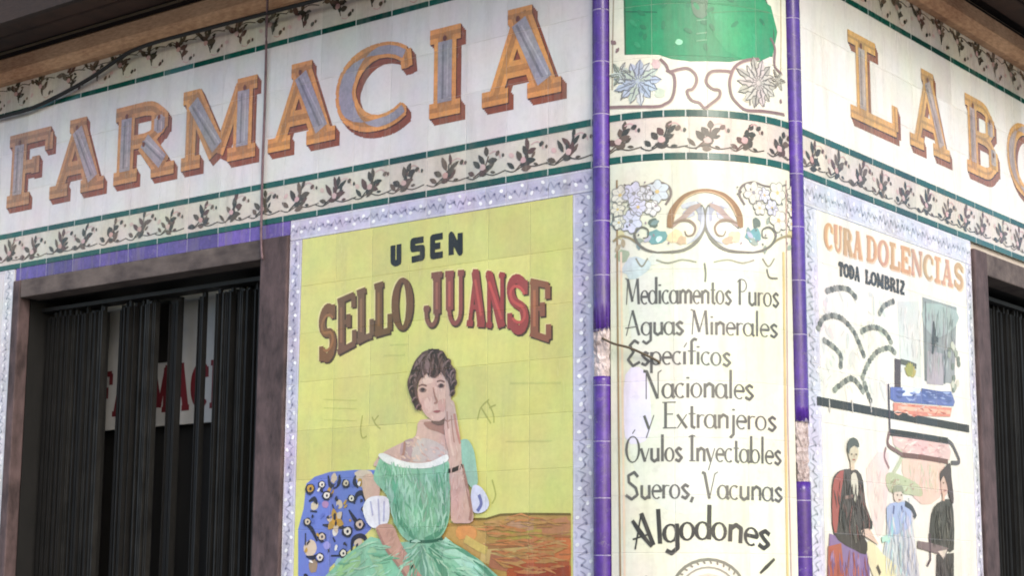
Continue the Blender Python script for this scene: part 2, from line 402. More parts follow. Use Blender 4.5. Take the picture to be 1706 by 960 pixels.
# slab capitals: (advance, [(points, kind)]) kind T thick stem, t thin stroke, s serif
CAPS = {
 'A': (1.0, [([(.17, .05), (.5, .97)], 't'), ([(.47, .97), (.8, .05)], 'T'), ([(.27, .34), (.68, .34)], 't'), ([(0, .05), (.34, .05)], 's'), ([(.58, .05), (1.0, .05)], 's'), ([(.33, .96), (.64, .96)], 's')]),
 'B': (.85, [([(.2, .05), (.2, .95)], 'T'), ([(.02, .05), (.5, .05)] + arc(.5, .28, .26, .23, -90, 90, 8) + [(.2, .51)], 't'), ([(.02, .95), (.46, .95)] + arc(.46, .73, .24, .22, 90, -90, 8), 't'), ([(.74, .15), (.74, .4)], 'T'), ([(.68, .63), (.68, .84)], 'T')]),
 'C': (.9, [(arc(.5, .5, .4, .45, 48, 312, 18), 'c'), ([(.78, .88), (.8, .66)], 's')]),
 'D': (.9, [([(.2, .05), (.2, .95)], 'T'), ([(.02, .05), (.42, .05)] + arc(.42, .5, .4, .45, -90, 90, 12) + [(.02, .95)], 't'), (arc(.42, .5, .38, .43, -35, 35, 5), 'T')]),
 'E': (.85, [([(.2, .05), (.2, .95)], 'T'), ([(.02, .95), (.8, .95)], 's'), ([(.02, .05), (.84, .05)], 's'), ([(.2, .52), (.55, .52)], 't'), ([(.77, .95), (.77, .72)], 's'), ([(.81, .05), (.81, .3)], 's'), ([(.54, .64), (.54, .4)], 's')]),
 'F': (.82, [([(.22, .05), (.22, .95)], 'T'), ([(.02, .95), (.82, .95)], 's'), ([(.02, .05), (.46, .05)], 's'), ([(.22, .52), (.56, .52)], 't'), ([(.79, .95), (.79, .7)], 's'), ([(.55, .65), (.55, .4)], 's')]),
 'I': (.5, [([(.25, .05), (.25, .95)], 'T'), ([(0, .05), (.5, .05)], 's'), ([(0, .95), (.5, .95)], 's')]),
 'J': (.75, [([(.55, .95), (.55, .25)], 'T'), (arc(.35, .25, .2, .2, 0, -180, 8) + [(.15, .36)], 't'), ([(.34, .95), (.76, .95)], 's'), ([(.06, .36), (.26, .36)], 's')]),
 'L': (.85, [([(.24, .05), (.24, .95)], 'T'), ([(.02, .05), (.86, .05)], 's'), ([(0, .95), (.5, .95)], 's'), ([(.84, .05), (.84, .36)], 's')]),
 'M': (1.15, [([(.14, .05), (.14, .95)], 't'), ([(.16, .95), (.56, .12)], 'T'), ([(.58, .1), (.9, .95)], 't'), ([(.94, .05), (.94, .95)], 'T'), ([(0, .05), (.3, .05)], 's'), ([(.72, .05), (1.14, .05)], 's'), ([(.0, .95), (.26, .95)], 's'), ([(.84, .95), (1.14, .95)], 's')]),
 'N': (.95, [([(.13, .05), (.13, .95)], 't'), ([(.13, .95), (.8, .05)], 'T'), ([(.82, .05), (.82, .95)], 't'), ([(0, .05), (.27, .05)], 's'), ([(0, .95), (.25, .95)], 's'), ([(.68, .95), (.95, .95)], 's')]),
 'O': (.95, [(arc(.48, .5, .38, .45, 0, 360, 22), 'o')]),
 'R': (.95, [([(.2, .05), (.2, .95)], 'T'), ([(.02, .95), (.5, .95)] + arc(.5, .73, .25, .22, 90, -90, 8) + [(.2, .51)], 't'), ([(.73, .63), (.73, .83)], 'T'), ([(.5, .5), (.8, .08)], 'T'), ([(.02, .05), (.4, .05)], 's'), ([(.62, .05), (.98, .05)], 's')]),
 'S': (.8, [([(.7, .8)] + arc(.4, .73, .28, .22, 40, 180, 8) + arc(.4, .73, .28, .22, 180, 240, 3) + [(.42, .5)] + arc(.42, .28, .28, .23, 60, -140, 10), 'T'), ([(.71, .95), (.71, .7)], 's'), ([(.09, .05), (.09, .32)], 's')]),
 'T': (.85, [([(.42, .05), (.42, .95)], 'T'), ([(.04, .95), (.8, .95)], 's'), ([(.2, .05), (.64, .05)], 's'), ([(.06, .95), (.06, .74)], 's'), ([(.78, .95), (.78, .74)], 's')]),
 'U': (.9, [([(.2, .95), (.2, .3)], 'T'), (arc(.45, .3, .26, .25, 180, 360, 10), 't'), ([(.71, .3), (.71, .95)], 't'), ([(0, .95), (.4, .95)], 's'), ([(.58, .95), (.86, .95)], 's')]),
 'Z': (.85, [([(.74, .95), (.12, .05)], 'T'), ([(.08, .95), (.78, .95)], 's'), ([(.08, .05), (.8, .05)], 's')]),
}
def draw_caps(P, ch, fn, T, t, sf, col, layer, only=None, grow=0.0, px=False):
    adv, st = CAPS[ch]
    for pts, kind in st:
        if only and kind not in only: continue
        q = []
        for a, b in zip(pts, pts[1:]):
            for k in range(3): q.append((a[0] + (b[0] - a[0]) * k / 3, a[1] + (b[1] - a[1]) * k / 3))
        q.append(pts[-1])
        if kind in 'co':
            w = []
            cxm = .5 if kind == 'c' else .48
            for p in q: w.append((t + (T - t) * min(1, abs(p[0] - cxm) / .36) ** 1.5 if (kind == 'o' or p[0] < cxm) else t) + grow)
        else: w = {'T': T, 't': t, 's': sf}[kind] + grow
        P.stroke([fn(x / adv, y) for x, y in q], w, col, layer, px=px)

# lower-case and capitals of the flowing list hand: thick uprights, hair-thin joins
def o_(x, w=.34): return [(arc(x + w / 2, .25, w / 2, .25, 0, 360, 12), 'v')]
HAND = {
 'a': (.44, o_(.02) + [([(.37, .5), (.37, .06), (.44, .0)], 'T')]), 'b': (.44, o_(.06) + [([(.06, 1), (.06, 0)], 'T')]),
 'c': (.36, [(arc(.2, .25, .17, .25, 50, 310, 10), 'v')]), 'd': (.44, o_(.02) + [([(.37, 1.0), (.37, 0)], 'T')]),
 'e': (.38, [([(.04, .27), (.35, .27)] + arc(.2, .25, .16, .25, 10, 310, 11), 'v')]), 'f': (.3, [([(.36, .95), (.26, 1.0), (.16, .9), (.16, 0)], 'T'), ([(.02, .52), (.32, .52)], 't')]),
 'g': (.44, o_(.02) + [([(.37, .5), (.37, -.2), (.2, -.33), (.05, -.22)], 'T')]), 'i': (.2, [([(.1, .5), (.1, 0)], 'T'), ([(.1, .72), (.1, .66)], 'T')]),
 'í': (.2, [([(.1, .5), (.1, 0)], 'T'), ([(.08, .66), (.18, .84)], 't')]), 'j': (.22, [([(.14, .5), (.14, -.2), (.02, -.33)], 'T'), ([(.14, .72), (.14, .66)], 'T')]),
 'l': (.2, [([(.1, 1.0), (.1, 0)], 'T')]), 'm': (.66, [([(.08, .5), (.08, 0)], 'T'), ([(.08, .38), (.2, .5), (.32, .42), (.32, 0)], 'T'), ([(.34, .38), (.46, .5), (.58, .42), (.58, 0)], 'T')]),
 'n': (.44, [([(.08, .5), (.08, 0)], 'T'), ([(.08, .36), (.22, .5), (.36, .42), (.36, 0)], 'T')]), 'o': (.42, o_(.03)),
 'p': (.44, o_(.06) + [([(.06, .5), (.06, -.32)], 'T')]), 'r': (.3, [([(.08, .5), (.08, 0)], 'T'), ([(.08, .34), (.18, .48), (.3, .46)], 't')]),
 's': (.34, [([(.3, .42), (.18, .5), (.06, .4), (.16, .27), (.3, .14), (.18, 0), (.03, .08)], 'T')]), 't': (.28, [([(.14, .8), (.14, .06), (.26, 0)], 'T'), ([(.02, .52), (.27, .52)], 't')]),
 'u': (.44, [([(.08, .5), (.08, .1), (.2, 0), (.34, .1)], 'T'), ([(.36, .5), (.36, 0)], 'T')]), 'v': (.4, [([(.03, .5), (.2, 0)], 'T'), ([(.2, 0), (.37, .5)], 't')]),
 'x': (.4, [([(.03, .5), (.36, 0)], 'T'), ([(.36, .5), (.03, 0)], 't')]), 'y': (.4, [([(.03, .5), (.2, 0)], 'T'), ([(.37, .5), (.1, -.32)], 't')]),
 ',': (.2, [([(.12, .06), (.04, -.14)], 'T')]), ' ': (.26, []),
 'M': (.72, [([(.06, 0), (.12, .9)], 't'), ([(.12, .95), (.34, .1)], 'T'), ([(.34, .1), (.56, .95)], 't'), ([(.58, .95), (.64, 0)], 'T'), ([(.0, .98), (.12, .93)], 't')]),
 'P': (.5, [([(.12, .95), (.12, 0)], 'T'), ([(.0, .84), (.12, .95)] + arc(.22, .72, .22, .23, 90, -100, 9), 't')]),
 'A': (.62, [([(.04, 0), (.28, .98)], 't'), ([(.28, .98), (.54, 0)], 'T'), ([(.0, .3), (.5, .34)], 't')]),
 'E': (.52, [([(.46, .86), (.3, .98), (.12, .8), (.26, .54), (.06, .26), (.24, 0), (.5, .14)], 'T')]),
 'X': (.5, [([(.12, .95), (.12, 0)], 'T'), ([(.0, .95), (.48, .95)], 't'), ([(.12, .52), (.38, .52)], 't'), ([(.02, .02), (.5, .02)], 't')]),
 'N': (.66, [([(.1, 0), (.1, .9)], 't'), ([(.0, .98), (.12, .96), (.5, 0)], 'T'), ([(.52, 0), (.52, .9), (.64, .98)], 't')]),
 'O': (.64, [(arc(.32, .47, .27, .48, 0, 360, 16), 'v'), ([(.3, 1.05), (.42, 1.2)], 't')]),
 'I': (.3, [([(.14, .95), (.14, 0)], 'T'), ([(.0, .9), (.14, .97), (.28, .93)], 't'), ([(.02, .02), (.28, .02)], 't')]),
 'S': (.54, [([(.48, .8), (.34, .98), (.12, .86), (.14, .62), (.4, .4), (.46, .16), (.24, 0), (.02, .16)], 'T')]),
 'V': (.58, [([(.0, .96), (.1, .92), (.28, 0)], 'T'), ([(.28, 0), (.48, .9), (.6, .98)], 't')]),
}
def hand_line(P, text, fn, T, t, col, layer, px=True):
    tot = sum(HAND[c][0] for c in text); x0 = 0
    for c in text:
        adv, st = HAND[c]
        for pts, kind in st:
            if kind == 'v':
                xm = sum(p[0] for p in pts) / len(pts); xr = max(abs(p[0] - xm) for p in pts) or 1
                w = [t + (T - t) * (abs(p[0] - xm) / xr) ** 2 for p in pts]
            else: w = {'T': T, 't': t}[kind]
            P.stroke([fn((x0 + p[0]) / tot, p[1]) for p in pts], w, col, layer, px=px)
        x0 += adv

def Z(x0, y0, s):
    return lambda *pts: [(x0 + x / s, y0 + y / s) for x, y in pts]
#@@PART2
# ================================================================== SETTING
bm = bmesh.new()
v = [bm.verts.new(p) for p in ((-900, -900, 0), (900, -900, 0), (900, 900, 0), (-900, 900, 0))]; bm.faces.new(v)
g = mesh_obj('pavement', bm, MT['paving']); g['kind'] = 'structure'

# ================================================================== BUILDING
Z_LB, Z_LA, Z_LC = (3.109, 3.133), (3.266, 3.290), (3.884, 3.907)
BASE_L = (CX - .5, CY, 0)
bld = thing('corner_building', 'old corner building with tiled shop front, rounded corner and deep brown eave', 'building', (CX - R, CY + R, 0))
def core(S, spans):
    bm = bmesh.new(); uvl = bm.loops.layers.uv.new('UVMap')
    for u0, u1, z0, z1 in spans: wall_slab(bm, S, u0, u1, z0, z1, -.36, -.0125, 0, uvl)
    return fix(bm)
DL = (2.08, 3.93)      # outer edges of the left door casing
DR = (2.068, 3.90)     # right door casing
mesh_obj('wall', core(LF, [(R, DL[0], 0, 4.2), (DL[1], 7, 0, 4.2), (DL[0], DL[1], 3.048, 4.2)]), MT['plaster'], bld)
mesh_obj('wall', core(RF, [(R, DR[0], 0, 4.2), (DR[1], 7, 0, 4.2), (DR[0], DR[1], 3.078, 4.2)]), MT['plaster'], bld)
mesh_obj('wall', core(KF, [(0, ARC, 0, 4.2)]), MT['plaster'], bld)
def sweep(name, prof, m, parent, end=7.0, closed=True):
    """profile of (offset, z) carried along both streets and round the corner"""
    st = [(LF, end), (LF, (end + R) / 2), (LF, R + .001)] + [(KF, ARC * k / 16) for k in range(17)] + [(RF, R + .001), (RF, (end + R) / 2), (RF, end)]
    bm = bmesh.new(); rings = [[bm.verts.new(S.pos(u, z, o)) for o, z in prof] for S, u in st]
    n = len(prof)
    for a, b in zip(rings, rings[1:]):
        for j in range(n): bm.faces.new([a[j], a[(j + 1) % n], b[(j + 1) % n], b[j]])
    bm.faces.new(rings[0][::-1]); bm.faces.new(rings[-1])
    return mesh_obj(name, fix(bm), m, parent)
sweep('upper_wall', [(-.36, 4.203), (.0, 4.203), (.0, 7), (-.36, 7)], MT['upper'], bld)
sweep('roof', [(-5.0, 7.003), (.35, 7.003), (.35, 7.12), (-5.0, 7.12)], MT['beam'], bld) if False else None
# granite plinth under the tiles
def plinth(S, a, b):
    bm = bmesh.new(); wall_slab(bm, S, a, b, 0.0, 1.0, -.0125, .03); mesh_obj('plinth', fix(bm), MT['granite'], bld)
plinth(LF, R + .04, DL[0]); plinth(LF, DL[1], 7); plinth(RF, R + .04, DR[0]); plinth(RF, DR[1], 7); plinth(KF, .04, ARC - .04)
# eave: wooden beam, dark recess, boarded soffit
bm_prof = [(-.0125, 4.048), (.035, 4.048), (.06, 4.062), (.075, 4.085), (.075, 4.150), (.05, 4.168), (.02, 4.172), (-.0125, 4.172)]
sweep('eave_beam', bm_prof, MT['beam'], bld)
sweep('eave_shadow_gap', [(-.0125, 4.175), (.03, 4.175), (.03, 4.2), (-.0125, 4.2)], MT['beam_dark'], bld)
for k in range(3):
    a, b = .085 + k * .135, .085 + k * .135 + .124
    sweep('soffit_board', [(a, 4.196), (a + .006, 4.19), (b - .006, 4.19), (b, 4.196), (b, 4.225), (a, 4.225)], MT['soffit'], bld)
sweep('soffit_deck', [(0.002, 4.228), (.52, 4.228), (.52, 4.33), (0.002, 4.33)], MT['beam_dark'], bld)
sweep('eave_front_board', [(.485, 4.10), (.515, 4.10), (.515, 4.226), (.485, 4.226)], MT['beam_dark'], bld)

def casing(S, D, wl, wr, z0, z1, lint):
    """near post wl wide at D[0], far post wr wide at D[1], lintel between"""
    for a, b in ((D[0] + .001, D[0] + wl), (D[1] - wr, D[1] - .001)):
        bm = bmesh.new(); wall_box(bm, S, a, b, 0, z1, -.05, .016); bevel(bm, .006); mesh_obj('door_casing', bm, MT['casing'], bld)
        bm = bmesh.new(); wall_box(bm, S, a, b, 0, z1, -.34, -.052); mesh_obj('door_jamb', fix(bm), MT['iron_black'], bld)  # deep part of the reveal, near-black behind the stone casing
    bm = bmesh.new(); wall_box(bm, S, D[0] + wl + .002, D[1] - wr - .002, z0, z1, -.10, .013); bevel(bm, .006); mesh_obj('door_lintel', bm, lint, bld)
    bm = bmesh.new(); wall_box(bm, S, D[0] + wl + .002, D[1] - wr - .002, z0 + .004, z1, -.34, -.102); mesh_obj('door_head', fix(bm), MT['iron_black'], bld)
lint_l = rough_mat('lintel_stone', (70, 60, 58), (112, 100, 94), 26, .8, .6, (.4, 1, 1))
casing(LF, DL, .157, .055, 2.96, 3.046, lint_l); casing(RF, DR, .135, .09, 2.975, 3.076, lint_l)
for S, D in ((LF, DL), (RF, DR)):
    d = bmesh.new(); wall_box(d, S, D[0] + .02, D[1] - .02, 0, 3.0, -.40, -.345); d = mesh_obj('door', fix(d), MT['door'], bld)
# purple glazed strip of tiles over the left doorway
slab('purple_strip', LF, DL[0] + .002, DL[1], 3.049, 3.1075, glaze((96, 76, 146), TU=.197, TZ=.4, OZ=2.8, Vary=.9, Mottle=.9, Dirt=.85, JointMix=.7), bld)

# purple half-round corner mouldings with a broken piece each
PURPLE = glaze((76, 40, 138), TU=.5, TZ=.197, OU=0, OZ=3.10, Vary=.5, Mottle=.9, Dirt=.6, Rough=.2, JointMix=.55, Joint=(.62, .58, .66, 1))
def moulding(S, u, chips, label, z0=1.0, z1=4.04):
    t = thing('corner_moulding', label, 'moulding', tuple(S.pos(u, 0, 0)), 'purple mouldings edging the rounded corner')
    c0 = S.pos(u, 0, 0); nrm = (S.pos(u, 0, 1) - c0).normalized(); tan = Vector((-nrm.y, nrm.x, 0))
    spans, z = [], z0
    for a, b in sorted(chips): spans.append((z, a)); z = b
    spans.append((z, z1))
    r = .0325
    for a, b in spans:
        bm = bmesh.new(); uvl = bm.loops.layers.uv.new('UVMap'); n = 18
        cuts = sorted({a, b} | {3.10 + .197 * k for k in range(-12, 8) if a + .004 < 3.10 + .197 * k < b - .004})
        zs = []
        for k in range(len(cuts) - 1): zs += [cuts[k] + .0012, (cuts[k] + cuts[k + 1]) / 2, cuts[k + 1] - .0012]
        rows = []
        for q, z in enumerate(zs):
            end = q % 3 != 1
            rows.append([bm.verts.new(c0 + Vector((0, 0, z + (random.uniform(-.016, .016) if (q in (0, len(zs) - 1) and a > z0) else 0))) + nrm * (math.sin(PI * (j / n * 1.16 - .08)) * r) + tan * (math.cos(PI * (j / n * 1.16 - .08)) * r)) for j in range(n + 1)])
        for q in range(len(rows) - 1):
            for j in range(n):
                f = bm.faces.new([rows[q][j], rows[q][j + 1], rows[q + 1][j + 1], rows[q + 1][j]])
                for l in f.loops: l[uvl].uv = (.05 + .1 * math.atan2((l.vert.co - c0).dot(nrm), (l.vert.co - c0).dot(tan)) / PI, l.vert.co.z)
        bm.faces.new(rows[0][::-1]); bm.faces.new(rows[-1])
        mesh_obj('glazed_moulding', fix(bm), PURPLE, t, True)
    for a, b in chips:
        bm = bmesh.new(); rows = []; n = 14
        for q in range(15):
            z = a - .004 + (b - a + .008) * q / 14
            rows.append([])
            for j in range(n + 1):
                th = PI * (j / n * 1.1 - .05)
                rr = .0275 + random.uniform(-.006, .003)
                if q in (0, 14): rr -= .003
                rows[-1].append(bm.verts.new(c0 + Vector((0, 0, z)) + nrm * math.sin(th) * rr + tan * math.cos(th) * (rr + .003)))
        for q in range(14):
            for j in range(n): bm.faces.new([rows[q][j], rows[q][j + 1], rows[q + 1][j + 1], rows[q + 1][j]])
        bm.faces.new(rows[0][::-1]); bm.faces.new(rows[-1])
        mesh_obj('bare_mortar', fix(bm), MT['chip'], t)
    return t
moulding(LF, .505, [(2.345, 2.515)], 'purple glazed moulding beside the lettered panel whose gap is level with the wire stub')
moulding(RF, .505, [(1.985, 2.195)], 'purple glazed moulding beside the cream mural of figures, bare gap low down')

# ================================================================== TILE BORDERS
GREEN = dict(TU=.197, TZ=.4, OU=.548, OZ=2.9, Vary=.7, Mottle=.45, Dirt=.3, Rough=.14, JointMix=.85, Joint=(.66, .66, .62, 1), JointWidth=.002)
G_COL = (8, 78, 66)
WHITE = (226, 221, 216)
LEAFC = [(70, 64, 54), (86, 76, 62), (94, 70, 62), (62, 62, 52), (104, 88, 74)]
PINKC = [(206, 176, 170), (200, 164, 162), (198, 158, 150)]
def sprig(P, S, u, z, h, w):
    """one painted flower sprig per tile, leaning to the right; the right end carries a hanging bud"""
    k = S.sign if not S.bend else 1
    def m(x, y): return (u + k * x * w, z + y * h)
    def dirn(a): return a if k > 0 else PI - a
    h *= random.uniform(.86, 1.0); u += k * random.uniform(-.012, .012); w *= random.uniform(.86, 1.08)
    j = lambda s: random.uniform(-s, s)
    c = random.choice(LEAFC)
    P.stroke([m(-.04, .2), m(.16, .12 + j(.03)), m(.42, .24), m(.7, .14 + j(.03)), m(1.04, .22)], .0045, random.choice(LEAFC[:2]), 1, px=False, smooth=3)
    pts = [m(.18 + j(.03), .14 + j(.04)), m(.34, .30), m(.5, .52), m(.56 + j(.03), .80)]
    P.stroke(pts, .006, c, 1, px=False, smooth=3)
    for (x, y, a, l) in ((.22, .2, 2.7, .034), (.32, .26, -.1, .036), (.38, .38, 2.3, .042), (.44, .42, .1, .040), (.5, .54, 2.0, .042), (.53, .58, .4, .040), (.55, .74, 1.4, .036), (.36, .16, .4, .036), (.48, .22, 1.0, .040), (.5, .3, 1.7, .034)):
        X, Y = m(x + j(.03), y + j(.05))
        P.leaf(X, Y, l * w / .2 * random.uniform(1.1, 1.55), .78 * l * random.uniform(.6, .9), dirn(a + j(.4)), random.choice(LEAFC), random.choice((1, 2)))
    X, Y = m(.44 + j(.03), .42 + j(.05)); P.blob(X, Y, .014, .012, 0, random.choice(PINKC), 3, px=False)
    P.stroke([m(.60, .86), m(.74, .93), m(.86, .82), m(.9, .66)], .004, random.choice(PINKC), 1, px=False, smooth=3)
    X, Y = m(.84 + j(.03), .80 + j(.04)); P.blob(X, Y, .012, .009, dirn(.6), random.choice(LEAFC), 2, px=False)
    X, Y = m(.96 + j(.02), .72 + j(.05)); P.blob(X, Y, .006, .008, 0, random.choice(LEAFC), 2, px=False)
    if random.random() < .5:
        X, Y = m(.12 + j(.03), .60 + j(.08)); P.blob(X, Y, .013, .009, j(1), PINKC[0], 1, px=False)
    X, Y = m(.60 + j(.03), .40 + j(.06)); P.leaf(X, Y, .03, .014, dirn(.8 + j(.4)), random.choice(LEAFC), 1)
    X, Y = m(.64 + j(.03), .24 + j(.05)); P.leaf(X, Y, .026, .012, dirn(-.2 + j(.4)), random.choice(LEAFC), 1)
BANDG = dict(TU=.197, TZ=.4, OU=.548, OZ=2.95, Vary=.16, Mottle=.3, Dirt=.45, JointMix=.5)
def frieze(S, u0, u1, z0, z1, parent, step, first, flip=False):
    slab('flower_border', S, u0, u1, z0, z1, glaze((208, 199, 186), **dict(BANDG, TU=step, OU=first)), parent)
    P = Paint(S, **dict(BANDG, TU=step, OU=first))
    h = z1 - z0
    k = int(math.floor((u0 - first) / step))
    while first + step * k < u1:
        a = first + step * k
        if a + step > u0:
            st = a if (S.bend or S.sign > 0) else a + step
            if flip:
                sp = Paint(S); sprig(P, S, st, z1, -h, step)
            else: sprig(P, S, st, z0, h, step)
        k += 1
    return P.build('floral_pattern', parent, clip=[('u', u0 + .001, 1), ('u', u1 - .001, -1), ('z', z0 + .001, 1), ('z', z1 - .001, -1)])
def listel(S, u0, u1, z, parent, **kw):
    return slab('green_listel', S, u0, u1, z[0], z[1], glaze(G_COL, **dict(GREEN, **kw)), parent, -.012, .002)
END = 6.6
FASC = dict(Vary=.10, Mottle=.14, Dirt=.3, JointMix=.28, Joint=(.55, .52, .5, 1), JointWidth=.0012)
OCHRE, PALEO, INLAY, SHADE = (212, 146, 78), (214, 164, 92), (158, 148, 156), (140, 72, 40)
def fascia(S, u0, label, text, base, ochre, inlay, shade):
    t = thing('tile_sign', label, 'sign', tuple(S.pos(1.5, 0, 0)))
    slab('tile_panel', S, u0, END, Z_LA[1], Z_LC[0], glaze(base, **FASC), t)
    listel(S, u0, END, Z_LC, t); listel(S, u0, END, Z_LA, t); listel(S, u0, END, Z_LB, t)
    frieze(S, u0, END, Z_LB[1], Z_LA[0], t, .197, .548); frieze(S, u0, END, Z_LC[1], 4.046, t, .197, .548, True)
    for nth_, (ch, a, b) in enumerate(text):
        if S.sign < 0:                       # the older letters on the far left have faded more
            k_ = max(0, 4 - nth_) / 4
            ochre = tuple(int(c + (d - c) * k_) for c, d in zip((218, 148, 80), (184, 132, 92)))
            inlay = tuple(int(c + (d - c) * k_) for c, d in zip((158, 150, 160), (168, 150, 150)))
        P = Paint(S, **dict(FASC, Mottle=.7, Vary=.2, Dirt=.55))
        z0, z1 = 3.432, 3.768
        def fn(x, y, dx=0, dz=0): return (a + (b - a) * x + S.sign * dx, z0 + (z1 - z0) * y + dz)
        Tk, tk, sk = .114, .066, .060
        if ch in 'LABRTIO' and S.sign > 0: Tk, tk, sk = .098, .054, .052
        for q in range(1, 5):
            draw_caps(P, ch, lambda x, y: fn(x, y, .0064 * q, -.0076 * q), Tk, tk, sk, shade, 0)
        draw_caps(P, ch, lambda x, y: fn(x, y, .0035, -.0045), Tk + .002, tk + .002, sk + .002, tuple(int(c * .55) for c in shade), 1)
        draw_caps(P, ch, fn, Tk, tk, sk, ochre, 2)
        draw_caps(P, ch, fn, Tk, tk, sk, tuple(int(c * .84) for c in ochre), 3, grow=-.042)
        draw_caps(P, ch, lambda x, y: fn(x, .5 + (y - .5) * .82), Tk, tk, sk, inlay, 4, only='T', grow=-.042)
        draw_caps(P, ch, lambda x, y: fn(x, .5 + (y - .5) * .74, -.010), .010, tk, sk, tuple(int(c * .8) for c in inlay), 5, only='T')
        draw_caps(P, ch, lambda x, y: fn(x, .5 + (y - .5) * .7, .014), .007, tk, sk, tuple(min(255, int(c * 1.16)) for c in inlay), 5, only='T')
        if ch in 'CO': draw_caps(P, ch, fn, Tk, .004, sk, inlay, 4, only='co', grow=-.040)
        for pts, kind in CAPS[ch][1]:
            if kind == 'T' and abs(pts[0][0] - pts[-1][0]) < .4:
                for (x, y) in (max(pts, key=lambda p: p[1]),): P.blob(*fn(x / CAPS[ch][0] + random.uniform(-.02, .02), y - .05), .010, .012, 0, tuple(int(c * .8) for c in shade), 6, px=False)
        box = [fn(0, 0), fn(1, 0), fn(1, 1), fn(0, 1)]
        P.build('letter', t)
    return t
fascia(LF, R + .022, 'long white tile sign reading FARMACIA in shaded ochre letters', [('F', 4.045, 3.715), ('A', 3.705, 3.305), ('R', 3.245, 2.835), ('M', 2.775, 2.30), ('A', 2.228, 1.835), ('C', 1.83, 1.40), ('I', 1.328, 1.17), ('A', 1.062, .685)],
       (222, 216, 214), OCHRE, INLAY, SHADE)
fascia(RF, R + .022, 'white tile sign starting LABO in paler ochre letters', [('L', .955, 1.36), ('A', 1.49, 1.88), ('B', 2.055, 2.40), ('O', 2.52, 2.96), ('R', 3.08, 3.5), ('A', 3.6, 4.0), ('T', 4.1, 4.46), ('O', 4.56, 5.0), ('R', 5.12, 5.52), ('I', 5.62, 5.8), ('O', 5.92, 6.36)],
       (234, 230, 218), PALEO, (172, 154, 142), (142, 88, 52))

# patterned blue-white border round the two murals
def scroll_border(S, rects, parent, base, cols):
    P = Paint(S, Vary=.2, Mottle=.35, Dirt=.4)
    for (u0, u1, z0, z1) in rects:
        slab('patterned_border', S, u0, u1, z0, z1, glaze(base, TU=.0985, TZ=.0985, OZ=3.109, Vary=.22, Mottle=.35, Dirt=.4, JointMix=.4), parent)
        horiz = (u1 - u0) > (z1 - z0)
        L = (u1 - u0) if horiz else (z1 - z0); W = (z1 - z0) if horiz else (u1 - u0)
        n = max(1, int(L / .049))
        def m(a, b): return (u0 + a, z0 + b) if horiz else (u0 + b, z0 + a)
        j = lambda s: random.uniform(-s, s)
        for k in range(n):
            a = (k + .5) * L / n; d = L / n
            s = (1 if k % 2 else -1) * random.uniform(.35, 1.15)
            if random.random() < .18: s = -s
            P.stroke([m(a - d * .48, W * (.5 - .26 * s) + j(.003)), m(a - d * .15, W * (.5 + .1 * s)), m(a + d * .18, W * (.5 - .06 * s)), m(a + d * .46, W * (.5 + .26 * s) + j(.003))], [.003, .008, .007, .003], cols[0], 1, px=False, smooth=3)
            P.stroke([m(a - d * .3, W * (.5 + .34 * s)), m(a, W * (.5 + .28 * s)), m(a + d * .2, W * (.5 + .38 * s))], .007, cols[1], 1, px=False, smooth=3)
            x, y = m(a + d * .2 + j(.004), W * (.5 - .28 * s)); P.blob(x, y, .009, .007, j(1), cols[2], 2, px=False)
            x, y = m(a - d * .22 + j(.004), W * (.5 + .1 * s)); P.blob(x, y, .005, .005, j(1), cols[3], 3, px=False)
        for e in (.06, .94):
            P.stroke([m(.001, W * e), m(L - .001, W * e)], .004, cols[4], 0, px=False)
    return P.build('scroll_pattern', parent, clip=None)
LAV = [(158, 156, 180), (184, 180, 206), (240, 240, 244), (112, 110, 138), (216, 214, 222)]
GRY = [(164, 168, 178), (192, 192, 204), (240, 240, 240), (126, 130, 142), (220, 220, 222)]

# ================================================================== LEFT MURAL
ZA, ZB, ZC, ZD, ZT = Z(640, 560, 4.364), Z(470, 480, 2), Z(490, 740, 4.364), Z(720, 740, 4.364), Z(490, 370, 3.554)
BOT = 1.12
mur = thing('tile_mural', 'yellow tile mural lettered USEN SELLO JUANSE with a seated woman in green', 'mural', tuple(LF.pos(1.3, 0, 0)))
YEL = dict(Vary=.13, Mottle=.2, Dirt=.22, JointMix=.08, OU=.632, OZ=3.02, Joint=(.40, .40, .2, 1))
slab('tile_panel', LF, .634, 2.008, BOT, 3.02, glaze((208, 206, 124), **YEL), mur)
scroll_border(LF, [(R + .034, 2.078, 3.022, 3.107), (R + .034, .632, 1.02, 3.020), (2.010, 2.078, 1.02, 3.020)], mur, (196, 192, 214), LAV)
P = Paint(LF, **YEL)
for pts in ([(658, 409), (658, 436), (662, 439), (668, 437), (668, 407)], [(709, 399), (691, 402), (691, 415), (707, 413), (707, 429), (689, 433)], [(741, 393), (724, 396), (724, 427), (741, 424)], [(726, 411), (737, 409)], [(755, 425), (755, 391), (770, 421), (770, 388)]):
    pts = [(x - 3, y) for x, y in pts]
    P.stroke(pts, .026, (28, 26, 20), 1)
P.build('lettering', mur)
P = Paint(LF, **YEL)
bot = [(532, 609), (563, 592), (611, 566), (656, 553), (715, 547), (771, 543), (808, 545), (842, 551), (878, 558), (916, 571)]
top = [(532, 517), (563, 498), (603, 481), (635, 470), (670, 462), (732, 453), (771, 450), (800, 450), (836, 454), (878, 463), (916, 471)]
def interp(C, x):
    for a, b in zip(C, C[1:]):
        if x <= b[0]: return a[1] + (b[1] - a[1]) * (x - a[0]) / (b[0] - a[0])
    return C[-1][1]
